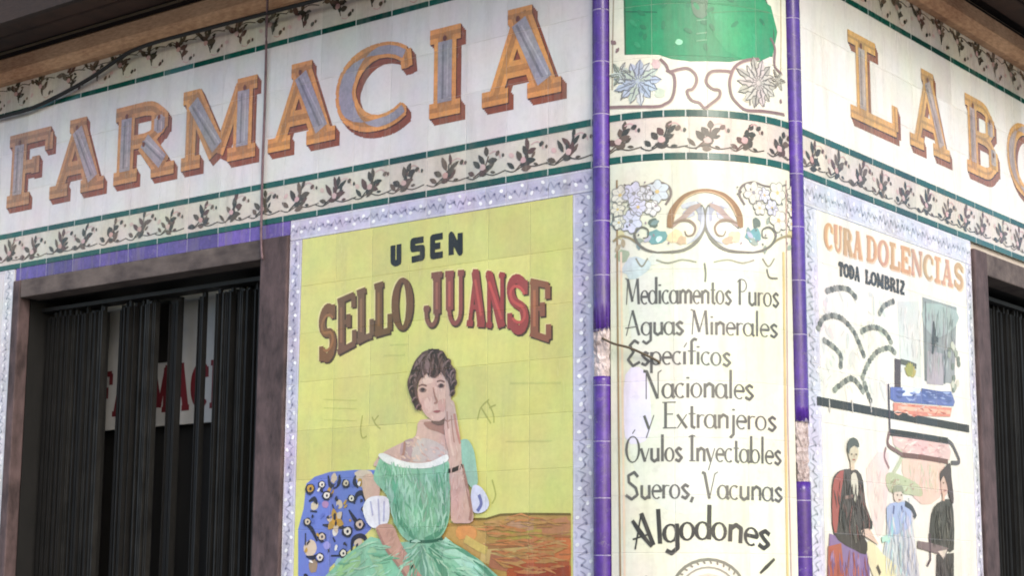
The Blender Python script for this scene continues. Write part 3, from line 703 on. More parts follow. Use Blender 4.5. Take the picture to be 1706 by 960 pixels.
for ch, a, b, c in (('S', 533, 558, (120, 84, 52)), ('E', 562, 592, (112, 82, 58)), ('L', 595, 620, (112, 86, 62)), ('L', 624, 650, (112, 82, 50)), ('O', 655, 686, (112, 78, 48)), ('J', 704, 737, (126, 82, 66)), ('U', 742, 775, (134, 76, 66)), ('A', 778, 808, (144, 68, 60)), ('N', 811, 841, (150, 64, 58)), ('S', 846, 879, (150, 66, 60)), ('E', 883, 916, (142, 90, 62))):
    def fn(x, y, dx=0, dy=0):
        X = a + (b - a) * x
        yb, yt = interp(bot, X), interp(top, X)
        return (X + dx, yb + (yt - yb) * y + dy)
    draw_caps(P, ch, lambda x, y: fn(x, y, 2.2, 2.5), .038, .022, .026, (74, 56, 36), 1, px=True)
    draw_caps(P, ch, lambda x, y: fn(x, y, -1.8, -1.4), .040, .022, .028, (226, 214, 150), 0, px=True)
    draw_caps(P, ch, fn, .036, .018, .024, c, 2, px=True)
    draw_caps(P, ch, lambda x, y: fn(x, .5 + (y - .5) * .7), .012, .01, .01, tuple(min(255, int(q * 1.25)) for q in c), 3, only='T', px=True)
P.build('lettering', mur)
# faint worn scribbles either side of the head
P = Paint(LF, **YEL); FA = (168, 170, 92)
for pts in (ZB((268, 425), (262, 470), (268, 500), (282, 494)), ZB((300, 430), (312, 455), (328, 470)), ZB((322, 425), (306, 445)), ZB((652, 440), (662, 400), (690, 372)), ZB((684, 378), (704, 420), (706, 450)), ZB((664, 400), (696, 452)), ZB((690, 400), (712, 390)), ZB((700, 640), (712, 690), (700, 720))):
    P.stroke(pts, .006, FA, 0, smooth=3)
for y in (372, 400, 440): P.stroke(ZB((140, y), (250, y + 3)), .004, (194, 194, 112), 0)
for x0, x1, y in ((360, 420, 190), (340, 410, 225), (760, 930, 318), (745, 900, 512)): P.stroke(ZB((x0, y), (x1, y - 2)), .006, (196, 197, 118), 0)
P.build('worn_pattern', mur)
CLIP = [('u', .640, 1), ('u', 2.002, -1), ('z', BOT + .004, 1)]
# cushion
P = Paint(LF, **YEL); BLU, NAV, CRM, MUS = (106, 124, 198), (40, 42, 62), (206, 190, 168), (188, 150, 66)
P.poly(ZC((70, 470), (90, 290), (150, 240), (260, 205), (440, 190), (600, 190), (640, 240), (600, 420), (560, 620), (420, 760), (260, 900), (80, 1700), (30, 1700), (30, 620)), BLU, 0)
P.poly(ZC((440, 210), (560, 200), (600, 330), (560, 400), (500, 330)), CRM, 1, smooth=3)
for q in (((250, 230), (265, 300), (300, 310), (330, 280), (332, 225)), ((450, 230), (440, 280), (470, 320)), ((540, 225), (545, 290), (575, 325)), ((440, 420), (460, 370), (500, 360), (520, 420)), ((110, 420), (150, 400), (170, 440)), ((120, 490), (170, 495)), ((280, 440), (300, 500)), ((350, 500), (345, 550)), ((210, 590), (270, 600), (330, 600), (390, 630)), ((420, 790), (430, 700), (480, 670), (520, 690), (525, 740)), ((80, 580), (130, 620), (170, 710)), ((85, 650), (85, 740)), ((90, 820), (140, 830), (190, 800)), ((270, 815), (350, 815)), ((285, 680), (300, 715)), ((400, 480), (450, 560), (490, 600))):
    P.stroke(ZC(*q), [.006] + [.019] * (len(q) - 2) + [.008], NAV, 3, smooth=3)
for x, y, r, c in ((290, 250, .02, CRM), (150, 450, .022, CRM), (120, 760, .04, CRM), (300, 640, .018, (236, 232, 222)), (330, 440, .02, CRM), (470, 720, .022, CRM), (140, 890, .03, (150, 132, 110)), (480, 280, .016, MUS), (265, 345, .022, MUS), (230, 440, .018, (170, 130, 170)), (340, 870, .03, (150, 190, 200)), (240, 740, .02, (150, 150, 214))):
    (X, Y), = ZC((x, y)); P.blob(X, Y, r, r * .8, random.random() * 3, c, 2)
for k in range(6):
    a = k * PI / 3; (X, Y), = ZC((300, 560)); U, W = LF.uv(X, Y); P.leaf(U, W, .05, .032, a + .3, MUS if k % 2 else CRM, 4)
P.blob(*ZC((300, 560))[0], .018, .018, 0, (210, 160, 60), 5); P.blob(*ZC((300, 530))[0], .008, .016, 0, NAV, 6)
for k in range(26):
    x, y = random.uniform(70, 330), random.uniform(930, 1600); P.blob(*ZC((x, y))[0], random.uniform(.012, .03), .014, random.random() * 3, random.choice((NAV, CRM, MUS, (150, 150, 214))), 2)
for x, y in ((120, 330), (205, 300), (380, 290), (100, 570), (205, 680), (390, 640), (360, 800), (480, 590), (190, 830), (420, 400), (520, 480), (240, 380)):
    r = random.uniform(.016, .024); c = random.choice((CRM, MUS, (226, 220, 206)))
    P.blob(*ZC((x, y))[0], r * 1.25, r, 0, NAV, 7); P.blob(*ZC((x + 3, y - 4))[0], r * .85, r * .68, 0, c, 8); P.blob(*ZC((x + 5, y - 2))[0], r * .3, r * .3, 0, NAV, 9)
for k in range(40):
    x, y = random.uniform(80, 560), random.uniform(230, 880)
    P.blob(*ZC((x, y))[0], random.uniform(.005, .013), random.uniform(.004, .009), random.random() * 3, random.choice((NAV, NAV, (232, 230, 224), MUS, (96, 112, 184))), 7, jag=.3)
P.build('painted_cushion', mur, clip=CLIP)
# bench / table top
P = Paint(LF, **dict(YEL, Mottle=.5))
P.poly(ZD((60, 600), (110, 580), (290, 555), (400, 545), (500, 520), (700, 512), (1010, 515), (1010, 1900), (-100, 1900), (60, 720)), (176, 142, 76), 0)
P.stroke(ZD((280, 548), (400, 545), (500, 515), (700, 509), (1010, 512)), .007, (110, 92, 40), 4)
for q, w, c, L in ((((540, 580), (740, 590)), .045, (184, 140, 108), 1), (((780, 600), (880, 610), (990, 590)), .06, (182, 128, 88), 1), (((420, 660), (600, 670), (800, 650)), .03, (170, 150, 70), 1), (((340, 750), (520, 740), (700, 730)), .02, (160, 118, 70), 2), (((360, 790), (560, 830), (800, 780), (980, 750)), .07, (196, 168, 104), 1), (((420, 850), (560, 880), (700, 860)), .05, (170, 112, 78), 2),
                (((690, 890), (800, 840), (900, 780), (990, 760)), .09, (196, 112, 62), 2), (((560, 950), (700, 940), (860, 930), (1000, 930)), .07, (168, 84, 46), 3), (((620, 980), (800, 960), (1000, 950)), .06, (148, 62, 36), 4), (((500, 1080), (800, 1060), (1000, 1050)), .1, (158, 76, 44), 3), (((450, 1300), (800, 1280), (1000, 1290)), .12, (128, 58, 36), 3), (((190, 650), (260, 640), (300, 660)), .05, (204, 142, 76), 2), (((690, 700), (780, 700)), .02, (176, 160, 74), 2), (((240, 690), (320, 740), (400, 780)), .03, (192, 170, 90), 2)):
    P.stroke(ZD(*q), w, c, L, smooth=3)
for k in range(16):
    x, y = random.uniform(350, 950), random.uniform(560, 900); P.stroke(ZD((x, y), (x + random.uniform(60, 160), y + random.uniform(-12, 8))), random.uniform(.003, .008), random.choice(((164, 122, 66), (196, 148, 96), (168, 108, 64))), 5)
P.dabs(ZD((300, 570), (500, 530), (1000, 530), (1000, 960), (500, 960)), ((186, 142, 86), (176, 132, 74), (196, 132, 78), (186, 122, 72)), 90, .09, .011, .05, 6, spread=.2)
P.build('painted_table', mur, clip=CLIP)
# the woman: skin first, then clothes, then hair and face
SK, SKL, SKD, SKP = (202, 172, 158), (216, 190, 174), (160, 122, 108), (192, 152, 142)
P = Paint(LF, base=.0040, **dict(YEL, Mottle=.3))
P.poly(ZB((462, 440), (545, 450), (560, 500), (600, 545), (590, 600), (330, 600), (318, 572), (345, 545), (410, 512), (448, 492)), SK, 0, smooth=3)
P.poly(ZB((400, 520), (440, 505), (430, 575), (400, 572)), (176, 150, 150), 1, smooth=3)
P.poly(ZB((455, 505), (520, 515), (555, 560), (440, 580)), (196, 186, 178), 1, smooth=3)
P.poly(ZB((476, 448), (545, 452), (555, 492), (520, 480), (490, 470)), SKD, 1, smooth=3)
P.stroke(ZB((412, 512), (408, 550), (400, 566)), .012, SKD, 2, smooth=3)
# face
P.poly(ZA((262, 330), (290, 268), (350, 240), (440, 250), (482, 330), (494, 420), (486, 520), (458, 590), (424, 634), (372, 624), (308, 576), (268, 505), (248, 420)), SK, 3, smooth=3)
P.poly(ZA((290, 300), (350, 285), (360, 340), (300, 350)), SKL, 4, smooth=3)
P.poly(ZA((300, 470), (350, 450), (360, 540), (320, 560)), SKL, 4, smooth=3)
P.poly(ZA((400, 480), (450, 460), (450, 540), (410, 550)), SKP, 4, smooth=3)
P.stroke(ZA((258, 368), (285, 356), (318, 366)), .006, (120, 90, 80), 5, smooth=3)
P.poly(ZA((262, 392), (285, 376), (316, 390), (308, 408), (280, 412)), (130, 106, 98), 5, smooth=3)
P.blob(*ZA((290, 392))[0], .010, .007, 0, (66, 52, 48), 6)
P.stroke(ZA((392, 334), (420, 326), (448, 338)), .006, (120, 90, 80), 5, smooth=3)
P.poly(ZA((396, 362), (420, 346), (448, 358), (440, 376), (410, 380)), (136, 110, 104), 5, smooth=3)
P.blob(*ZA((424, 362))[0], .010, .007, 0, (70, 54, 50), 6)
P.stroke(ZA((364, 376), (376, 436), (392, 480), (370, 492)), [.004, .007, .010, .006], SKD, 5, smooth=3)
P.poly(ZA((364, 552), (390, 541), (418, 546), (396, 562)), (150, 92, 90), 5, smooth=3)
P.stroke(ZA((352, 624), (405, 636), (446, 620), (478, 585), (490, 560)), [.006, .014, .02, .016, .006], (110, 88, 76), 5, smooth=3)
# raised arm and hand, hanging arm
P.poly(ZB((556, 600), (562, 560), (552, 520), (544, 470), (548, 430), (556, 392), (566, 374), (578, 384), (584, 416), (592, 462), (600, 520), (604, 590), (618, 650), (636, 720), (640, 778), (600, 785), (568, 776), (566, 700)), SK, 7, smooth=3)
P.stroke(ZB((604, 590), (620, 660), (634, 740), (630, 776)), .014, SKD, 8, smooth=3)
P.stroke(ZB((578, 420), (586, 470), (598, 520)), .010, (186, 132, 118), 8, smooth=3)
P.stroke(ZB((554, 412), (556, 456), (564, 510)), .005, SKD, 8, smooth=3)
P.stroke(ZB((546, 440), (556, 446), (566, 440)), .004, SKD, 8, smooth=3)
P.stroke(ZB((566, 384), (574, 390), (582, 420)), .005, SKL, 9, smooth=3)
P.stroke(ZB((568, 426), (572, 472), (578, 516)), .004, SKD, 8, smooth=3)
P.stroke(ZB((560, 470), (566, 520), (576, 560)), .010, SKL, 8, smooth=3)
P.poly(ZB((270, 640), (300, 620), (330, 660), (320, 720), (285, 715)), (200, 170, 150), 7, smooth=3)
P.poly(ZB((318, 800), (372, 790), (400, 850), (440, 915), (470, 960), (520, 1000), (500, 1050), (440, 1010), (400, 940), (350, 870)), (190, 150, 130), 11, smooth=3)
P.stroke(ZB((322, 806), (352, 870), (402, 938), (444, 1004)), .012, SKD, 12, smooth=3)
P.dabs(ZB((400, 520), (448, 492), (545, 500), (600, 545), (590, 580), (330, 595), (345, 560)), (SKL, (206, 186, 176), (198, 168, 156), (208, 180, 166)), 50, .03, .010, .5, 2)
P.dabs(ZB((562, 560), (590, 520), (604, 590), (636, 720), (640, 775), (570, 775), (566, 700)), (SKL, (198, 164, 150), (208, 180, 166)), 44, .04, .008, 1.6, 9)
P.dabs(ZB((330, 800), (372, 795), (470, 960), (520, 1000), (440, 1000), (350, 870)), ((200, 162, 142), (180, 142, 124), (196, 156, 138)), 34, .04, .008, 2.3, 13)
P.dabs(ZA((290, 290), (440, 270), (480, 420), (450, 580), (360, 610), (280, 500)), (SKL, (206, 176, 162), (196, 164, 152)), 36, .022, .006, 1.3, 4)
wom = P.build('painted_woman', mur, clip=CLIP)
DR_, DRL, DRD = (134, 188, 156), (162, 206, 182), (84, 146, 114)
P = Paint(LF, base=.00422, **dict(YEL, Mottle=.4))
P.poly(ZB((590, 520), (620, 505), (642, 540), (652, 600), (656, 650), (640, 670), (616, 640), (604, 590)), (146, 186, 168), 5, smooth=3)
P.poly(ZB((640, 660), (670, 668), (694, 715), (680, 745), (645, 750), (632, 715)), (206, 210, 232), 6, smooth=3)
P.stroke(ZB((660, 690), (668, 720), (655, 745)), .014, (110, 116, 170), 7, smooth=3)
P.poly(ZB((322, 590), (340, 568), (420, 590), (500, 590), (556, 572), (562, 640), (564, 740), (552, 800), (520, 840), (440, 850), (395, 815), (368, 745), (352, 690), (310, 640)), DR_, 8, smooth=3)
P.poly(ZB((300, 830), (380, 850), (440, 846), (530, 838), (600, 866), (660, 905), (740, 975), (860, 1150), (900, 1400), (90, 1400), (110, 1050), (150, 960), (220, 890)), DR_, 8)
for q, w, c in ((((400, 640), (440, 720), (450, 800)), .05, DRL), (((380, 700), (400, 780), (450, 835)), .022, DRD), (((520, 620), (540, 700), (530, 800)), .03, (100, 164, 130)), (((552, 760), (530, 815), (480, 842)), .02, DRD), (((430, 846), (500, 846), (540, 836)), .012, (44, 100, 76)), (((340, 590), (380, 650), (376, 720)), .03, (104, 176, 140)), (((450, 640), (480, 700), (480, 780)), .03, (146, 176, 156)),
                (((540, 850), (600, 900), (680, 990), (760, 1120)), .05, DRL), (((500, 860), (540, 940), (580, 1100)), .035, DRD), (((470, 860), (480, 950), (500, 1100)), .04, (110, 160, 136)), (((560, 850), (640, 900), (720, 980)), .016, DRD), (((260, 900), (200, 960), (150, 1080)), .06, (150, 196, 140)), (((300, 870), (330, 940), (360, 1050)), .04, (150, 190, 150)), (((590, 940), (640, 1030), (700, 1150)), .03, DRD), (((400, 1000), (420, 1100)), .04, DRD), (((300, 960), (290, 1100)), .04, DRL)):
    P.stroke(ZB(*q), w, c, 9, smooth=4)
P.poly(ZB((326, 560), (345, 552), (390, 572), (440, 584), (500, 580), (552, 556), (556, 578), (500, 600), (430, 602), (360, 588)), (226, 230, 224), 10, smooth=3)
P.poly(ZB((274, 736), (292, 702), (330, 694), (360, 706), (362, 770), (345, 795), (312, 802), (288, 782)), (226, 228, 232), 10, smooth=3)
for q in (((300, 712), (308, 760)), ((326, 704), (330, 790)), ((346, 712), (344, 780))): P.stroke(ZB(*q), .008, (178, 182, 206), 11)
BOD = ZB((322, 590), (340, 568), (420, 590), (500, 590), (556, 572), (562, 640), (564, 740), (552, 800), (520, 840), (440, 850), (395, 815), (368, 745), (352, 690), (310, 640))
SKIRT = ZB((300, 830), (380, 850), (440, 846), (530, 838), (600, 866), (660, 905), (740, 975), (860, 1150), (110, 1050), (150, 960), (220, 890))
uc, zc_ = LF.uv(*ZB((470, 845))[0])
P.dabs(BOD, (DRL, DR_, (120, 178, 146), (146, 188, 166), (108, 166, 134), (150, 192, 170)), 170, .06, .011, 1.5, 12)
P.dabs(SKIRT, (DRL, (120, 178, 146), (148, 194, 164), (104, 162, 130), (160, 200, 168)), 150, .09, .011, lambda x, y: math.atan2(y - zc_, x - uc), 12)
P.build('painted_dress', wom, clip=CLIP)
P = Paint(LF, base=.0050, **dict(YEL, Mottle=.5)); H0, H1, H2 = (92, 70, 62), (56, 42, 32), (132, 108, 104)
P.poly(ZA((278, 548), (238, 520), (214, 470), (190, 410), (178, 340), (200, 270), (230, 190), (290, 120), (350, 100), (410, 104), (460, 150), (500, 210), (530, 270), (528, 350), (516, 420), (494, 440), (484, 380), (470, 330), (440, 290), (420, 262), (392, 300), (350, 302), (330, 270), (300, 290), (262, 330), (250, 390), (258, 450), (272, 500)), H0, 6, smooth=3)
for q, w, c in ((((350, 120), (320, 200), (335, 280)), .02, H2), (((300, 140), (250, 210), (225, 300)), .018, H2), (((380, 110), (390, 200), (366, 292)), .022, H1), (((430, 130), (470, 210), (500, 300), (505, 400)), .022, H1), (((240, 220), (210, 300), (210, 400), (250, 520)), .022, H1), (((450, 180), (480, 270)), .012, H2), (((300, 190), (290, 270)), .014, H1), (((410, 150), (440, 250)), .012, (112, 88, 76)), (((330, 112), (410, 112)), .016, H1)):
    P.stroke(ZA(*q), [w * .4, w, w * .4] if len(q) == 3 else w, c, 7, smooth=4)
for x, y, r in ((205, 300, .026), (198, 380, .026), (222, 470, .024), (252, 525, .022), (240, 210, .026), (290, 140, .026), (355, 112, .026), (425, 124, .026), (480, 185, .026), (518, 260, .026), (530, 340, .024), (518, 415, .022)):
    x, y = 355 + (x - 355) * .93, 340 + (y - 340) * .94
    P.blob(*ZA((x, y))[0], r * .72, r * .62, random.random() * 3, H0, 6, jag=.1)
    P.stroke(ZA((x - 20, y + 26), (x - 6, y - 4), (x + 16, y - 16)), [.002, .006, .002], H2, 9, smooth=4)
    P.stroke(ZA((x - 8, y + 34), (x + 4, y + 8), (x + 24, y + 2)), [.002, .006, .002], H1, 9, smooth=4)
P.dabs(ZA((230, 190), (290, 120), (350, 100), (410, 104), (500, 210), (530, 270), (520, 410), (494, 420), (440, 290), (350, 300), (262, 330), (214, 470), (190, 410), (178, 340)), (H1, H2, (74, 56, 48), (112, 90, 80)), 70, .035, .006, 1.5, 8, spread=.8)
P.build('painted_hair', wom)
P = Paint(LF, base=.0050, **YEL)
P.stroke(ZB((556, 612), (580, 606), (606, 594)), .017, (52, 44, 38), 7, smooth=3)
P.build('bracelet', wom)

# ================================================================== LEFT END TILES (beyond the doorway)
t = thing('tile_strip', 'pale patterned tile strip left of the left doorway', 'tiles', tuple(LF.pos(4.2, 0, 0)))
scroll_border(LF, [(DL[1] + .012, DL[1] + .094, 1.02, 3.107)], t, (212, 210, 216), GRY)
slab('tile_panel', LF, DL[1] + .097, END, 1.02, 3.107, glaze((206, 202, 204), **FASC), t)
t = thing('tile_strip', 'pale tile field on the far side of the right doorway', 'tiles', tuple(RF.pos(5, 0, 0)))
slab('tile_panel', RF, DR[1] + .005, END, 1.02, 3.107, glaze((226, 222, 212), **FASC), t)

# ================================================================== RIGHT MURAL
ZE, ZF, ZG = Z(1340, 480, 4), Z(1340, 700, 3.693), Z(1340, 340, 5.333)
CRE = dict(Vary=.08, Mottle=.14, Dirt=.3, JointMix=.2, OU=.668, OZ=3.0)
rm = thing('tile_mural', 'cream tile mural of small figures and a window beside the right doorway', 'mural', tuple(RF.pos(1.3, 0, 0)))
slab('tile_panel', RF, .668, 1.998, BOT, 3.0, glaze((226, 224, 212), **CRE), rm)
scroll_border(RF, [(R + .034, 2.062, 3.002, 3.107), (R + .034, .666, 1.02, 3.0), (2.0, 2.062, 1.02, 3.0)], rm, (204, 204, 218), GRY)
P = Paint(RF, **CRE)
def band(a, b, x0, x1):
    """title band: from pixel x0 to x1, between top line a and bottom line b"""
    def fn(x, y, dx=0, dy=0):
        X = x0 + (x1 - x0) * x
        yt = a[1] + (a[3] - a[1]) * (X - a[0]) / (a[2] - a[0]); yb = b[1] + (b[3] - b[1]) * (X - b[0]) / (b[2] - b[0])
        return (X + dx, yb + (yt - yb) * y + dy)
    return fn
TOPL, BOTL = (1372, 369, 1606, 443), (1370, 412, 1606, 484)
def title(P, words, T, tt, ss, colf, layer, dx=0, dy=0, TL=TOPL, BL=BOTL, **kw):
    for text, x0, x1 in words:
        tot = sum(CAPS[c][0] for c in text) + .12 * (len(text) - 1); x = 0
        for i, c in enumerate(text):
            w = CAPS[c][0]; a = x0 + (x1 - x0) * x / tot; b = x0 + (x1 - x0) * (x + w) / tot
            f = band(TL, BL, a, b); draw_caps(P, c, lambda X, Y: f(X, Y, dx, dy), T, tt, ss, colf(i), layer, px=True, **kw); x += w + .12
W1 = [('CURA', 1373, 1436), ('DOLENCIAS', 1443, 1604)]
title(P, W1, .030, .018, .022, lambda i: (224, 196, 160), 1, 1.5, 1.5)
title(P, W1, .024, .012, .016, lambda i: ((200, 154, 112), (196, 150, 122), (190, 156, 112))[i % 3], 2)
title(P, [('TODA', 1397, 1432), ('LOMBRIZ', 1441, 1507)], .019, .011, .013, lambda i: (58, 56, 50), 2, TL=(1397, 437, 1507, 470), BL=(1397, 458, 1507, 491))
P.build('lettering', rm)
# vine of hatched leaf arcs on the left, black line, window, shelf of boxes
P = Paint(RF, **CRE); GA, GB = (128, 130, 120), (92, 94, 86)
for q in (((90, 270), (120, 210), (180, 185), (250, 205), (320, 280), (360, 360), (395, 450)), ((380, 290), (420, 270), (480, 265), (540, 300), (575, 360)), ((130, 350), (190, 390), (240, 450), (240, 520)), ((385, 600), (420, 510), (480, 430), (560, 400), (600, 430)), ((200, 680), (260, 630), (310, 605), (350, 630), (390, 690)), ((500, 170), (530, 120), (590, 90)), ((150, 20), (220, 0), (290, 10), (340, 60)), ((400, 640), (420, 700), (440, 750))):
    P.stroke(ZE(*q), .017, GA, 1, smooth=5)
    for n_, p in enumerate(spline(ZE(*q), 4)):
        P.blob(p.x, p.y, random.uniform(.013, .018), .012, 0, (GA, (146, 148, 136), GB)[n_ % 3], 2, jag=.1)
for k in range(30):
    x, y = random.uniform(90, 560), random.uniform(60, 700); P.stroke(ZE((x, y), (x + random.uniform(-30, 30), y + random.uniform(15, 45))), .004, (196, 196, 184), 0)
for k in range(46):
    x, y = random.uniform(90, 560), random.uniform(0, 720); P.blob(*ZE((x, y))[0], random.uniform(.012, .04), random.uniform(.006, .014), random.random() * 3, random.choice(((214, 214, 204), (206, 208, 200), (218, 210, 204), (200, 206, 198))), 0, jag=.3)
P.build('painted_vine', rm)
P = Paint(RF, **CRE)
P.poly(ZE((620, 90), (760, 90), (780, 600), (640, 560)), (206, 210, 202), 0)
P.poly(ZE((785, 60), (1015, 130), (1000, 640), (800, 620)), (142, 146, 144), 0)
P.poly(ZE((800, 100), (1010, 150), (1010, 250), (900, 330), (800, 260)), (160, 172, 168), 1, smooth=2)
P.poly(ZE((820, 420), (930, 440), (925, 650), (815, 640)), (168, 160, 164), 1)
P.stroke(ZE((858, 220), (862, 320), (850, 440)), [.01, .04, .016], (52, 54, 52), 3, smooth=4)
P.stroke(ZE((862, 330), (890, 350)), .02, (60, 62, 60), 3)
P.stroke(ZE((935, 420), (932, 640)), .014, (92, 96, 96), 2)
P.stroke(ZE((805, 90), (810, 620)), .010, (110, 114, 112), 2)
for k in range(14): P.blob(*ZE((random.uniform(960, 1030), random.uniform(350, 680)))[0], .018, .014, random.random(), random.choice(((150, 160, 138), (110, 120, 104), (196, 200, 180))), 3)
P.poly(ZE((600, 470), (640, 480), (640, 680), (600, 660)), (70, 52, 56), 2)
P.stroke(ZE((640, 490), (700, 505), (745, 525)), .022, (84, 84, 70), 2)
for k in range(7): P.leaf(*RF.uv(*ZE((705, 590))[0]), .06, .03, .5 + k * .35, random.choice(((150, 148, 70), (176, 160, 84), (122, 128, 70))), 3)
P.poly(ZE((570, 660), (650, 665), (770, 690), (975, 690), (1000, 760), (990, 790), (600, 760), (570, 740)), (92, 106, 164), 3)
P.poly(ZE((650, 668), (770, 668), (765, 720), (650, 720)), (214, 226, 240), 4)
P.poly(ZE((780, 670), (970, 700), (975, 750), (780, 740)), (76, 92, 150), 4)
P.poly(ZE((590, 765), (980, 800), (970, 860), (590, 850)), (206, 132, 112), 3)
P.stroke(ZE((620, 800), (970, 830)), .016, (226, 176, 150), 4)
P.poly(ZE((585, 830), (720, 845), (720, 880), (585, 860)), (130, 60, 48), 4)
P.dabs(ZE((800, 80), (1010, 140), (1000, 630), (810, 610)), ((120, 126, 124), (164, 168, 166), (176, 184, 182), (150, 146, 150)), 70, .07, .010, 1.5, 2, spread=.3)
P.dabs(ZE((600, 670), (990, 700), (985, 780), (590, 750)), ((110, 124, 180), (70, 84, 140), (150, 164, 206)), 40, .06, .010, .05, 5, spread=.3)
P.dabs(ZE((590, 770), (980, 805), (970, 860), (590, 850)), ((226, 160, 136), (176, 100, 82), (214, 186, 170)), 34, .06, .009, .05, 5, spread=.3)
P.dabs(ZE((620, 100), (780, 100), (780, 480), (640, 470)), ((216, 220, 212), (190, 194, 186), (224, 222, 214)), 40, .07, .012, 1.5, 1, spread=.3)
P.build('painted_window', rm)
P = Paint(RF, **CRE); BK = (30, 28, 28)
P.stroke(ZE((82, 752), (300, 792), (560, 842), (800, 886), (1094, 940)), .031, BK, 5)
P.stroke(ZE((556, 640), (566, 960)), .012, (70, 50, 60), 6)
for a in (160, 312, 436): P.stroke(ZE((a, 745), (a + 6, 830)), .008, (190, 186, 176), 6)
P.stroke(ZF((520, 75), (640, 92), (880, 130)), .026, BK, 5)
P.stroke(ZF((880, 130), (905, 150), (930, 200), (950, 260), (900, 265)), .018, (84, 80, 84), 5, smooth=3)
P.stroke(ZF((590, 215), (720, 230), (880, 258)), .020, (104, 70, 66), 5)
P.stroke(ZF((520, 75), (510, 150), (560, 190), (600, 215)), .016, (120, 92, 90), 5, smooth=3)
P.poly(ZF((540, 100), (880, 140), (900, 200), (890, 250), (600, 210), (545, 150)), (216, 184, 180), 3)
P.poly(ZF((600, 240), (860, 270), (830, 480), (720, 520), (640, 420)), (218, 190, 176), 2, smooth=2)
P.poly(ZF((380, 300), (520, 200), (480, 700), (420, 640)), (224, 204, 198), 1, smooth=2)
P.poly(ZF((500, 340), (560, 330), (700, 400), (720, 470), (640, 460), (520, 440)), (178, 184, 150), 4, smooth=3)
P.stroke(ZF((545, 330), (600, 220), (560, 180)), .02, (190, 190, 160), 4, smooth=3)
P.stroke(ZF((500, 170), (490, 230), (520, 300)), .012, (150, 120, 120), 4, smooth=3)
for q in (((560, 560), (540, 800), (560, 960)), ((640, 480), (660, 700), (700, 900))): P.stroke(ZF(*q), .008, (184, 186, 190), 3, smooth=3)
P.dabs(ZF((540, 110), (890, 150), (890, 250), (600, 210)), ((226, 200, 194), (200, 160, 158), (230, 214, 206)), 40, .05, .010, .1, 4, spread=.4)
P.dabs(ZF((600, 250), (830, 270), (830, 470), (640, 450)), ((224, 204, 190), (206, 184, 160), (196, 196, 170)), 40, .05, .010, 1.4, 3, spread=.6)
P.dabs(ZF((400, 320), (500, 260), (470, 680), (420, 640)), ((230, 214, 206), (210, 190, 186)), 24, .06, .010, 1.5, 2, spread=.5)
P.dabs(ZF((520, 340), (700, 400), (640, 450), (520, 430)), ((150, 158, 126), (196, 200, 168), (170, 150, 130)), 30, .03, .009, .4, 5, spread=1)
P.build('painted_lines', rm)
CLR = [('u', .672, 1), ('u', 1.994, -1), ('z', BOT + .004, 1)]
# three small figures
P = Paint(RF, base=.0040, **CRE)      # man in red-lined cloak
P.poly(ZF((150, 700), (230, 730), (330, 800), (395, 830), (410, 1500), (130, 1500), (140, 900)), (132, 108, 150), 0)
P.poly(ZF((140, 780), (220, 760), (240, 960), (200, 1300), (130, 1300)), (166, 92, 76), 1)
P.poly(ZF((165, 400), (190, 330), (240, 305), (320, 310), (355, 380), (370, 520), (410, 630), (385, 665), (350, 700), (380, 760), (370, 830), (300, 800), (200, 740), (165, 640)), (66, 58, 54), 2, smooth=2)
P.poly(ZF((165, 420), (190, 340), (235, 312), (222, 420), (205, 560), (190, 700), (165, 640)), (156, 78, 70), 3, smooth=2)
P.poly(ZF((280, 340), (310, 330), (325, 420), (310, 520), (285, 430)), (198, 200, 180), 3, smooth=2)
P.stroke(ZF((240, 480), (290, 470)), .012, (150, 120, 110), 4); P.stroke(ZF((230, 520), (240, 680)), .016, (40, 36, 34), 4); P.stroke(ZF((300, 560), (310, 760)), .016, (104, 98, 90), 4)
P.stroke(ZF((380, 640), (410, 650)), .03, (40, 34, 34), 4)
P.poly(ZF((330, 690), (390, 670), (420, 720), (450, 770), (400, 740)), (206, 178, 160), 4, smooth=2)
P.poly(ZF((262, 180), (300, 160), (325, 190), (318, 240), (295, 270), (268, 240)), (196, 186, 162), 4, smooth=2)
P.poly(ZF((255, 190), (262, 130), (292, 108), (322, 130), (328, 170), (300, 160), (272, 180), (268, 210)), (76, 80, 76), 5, smooth=2)
P.stroke(ZF((286, 250), (290, 310)), .03, (206, 192, 166), 3)
P.dabs(ZF((165, 400), (240, 320), (355, 380), (400, 630), (380, 760), (300, 790), (180, 700)), ((46, 40, 38), (92, 84, 78), (120, 72, 66), (70, 62, 60)), 80, .06, .008, 1.7, 5, spread=.5)
P.dabs(ZF((140, 780), (300, 810), (395, 840), (400, 1000), (140, 1000)), ((150, 126, 168), (110, 88, 130), (180, 108, 88), (142, 78, 66)), 50, .06, .009, 1.6, 2, spread=.4)
P.stroke(ZF((276, 214), (286, 212)), .006, (80, 66, 58), 6); P.stroke(ZF((304, 214), (314, 214)), .006, (80, 66, 58), 6); P.stroke(ZF((286, 246), (304, 246)), .006, (150, 96, 84), 6); P.stroke(ZF((295, 214), (298, 234)), .004, (160, 132, 110), 6)
P.build('painted_person', rm, clip=CLR)
P = Paint(RF, base=.0040, **CRE)      # person in pale blue
P.poly(ZF((510, 560), (560, 500), (620, 500), (665, 560), (660, 640), (690, 860), (740, 1500), (450, 1500), (470, 900), (500, 720)), (190, 192, 198), 0, smooth=2)
P.poly(ZF((500, 540), (560, 510), (640, 520), (650, 640), (600, 690), (520, 700)), (160, 176, 206), 1, smooth=2)
P.stroke(ZF((612, 515), (655, 545), (680, 600)), .024, (60, 66, 74), 2, smooth=3)
P.stroke(ZF((545, 530), (540, 580)), .014, (96, 108, 140), 2); P.stroke(ZF((590, 530), (600, 570)), .014, (90, 100, 140), 2)
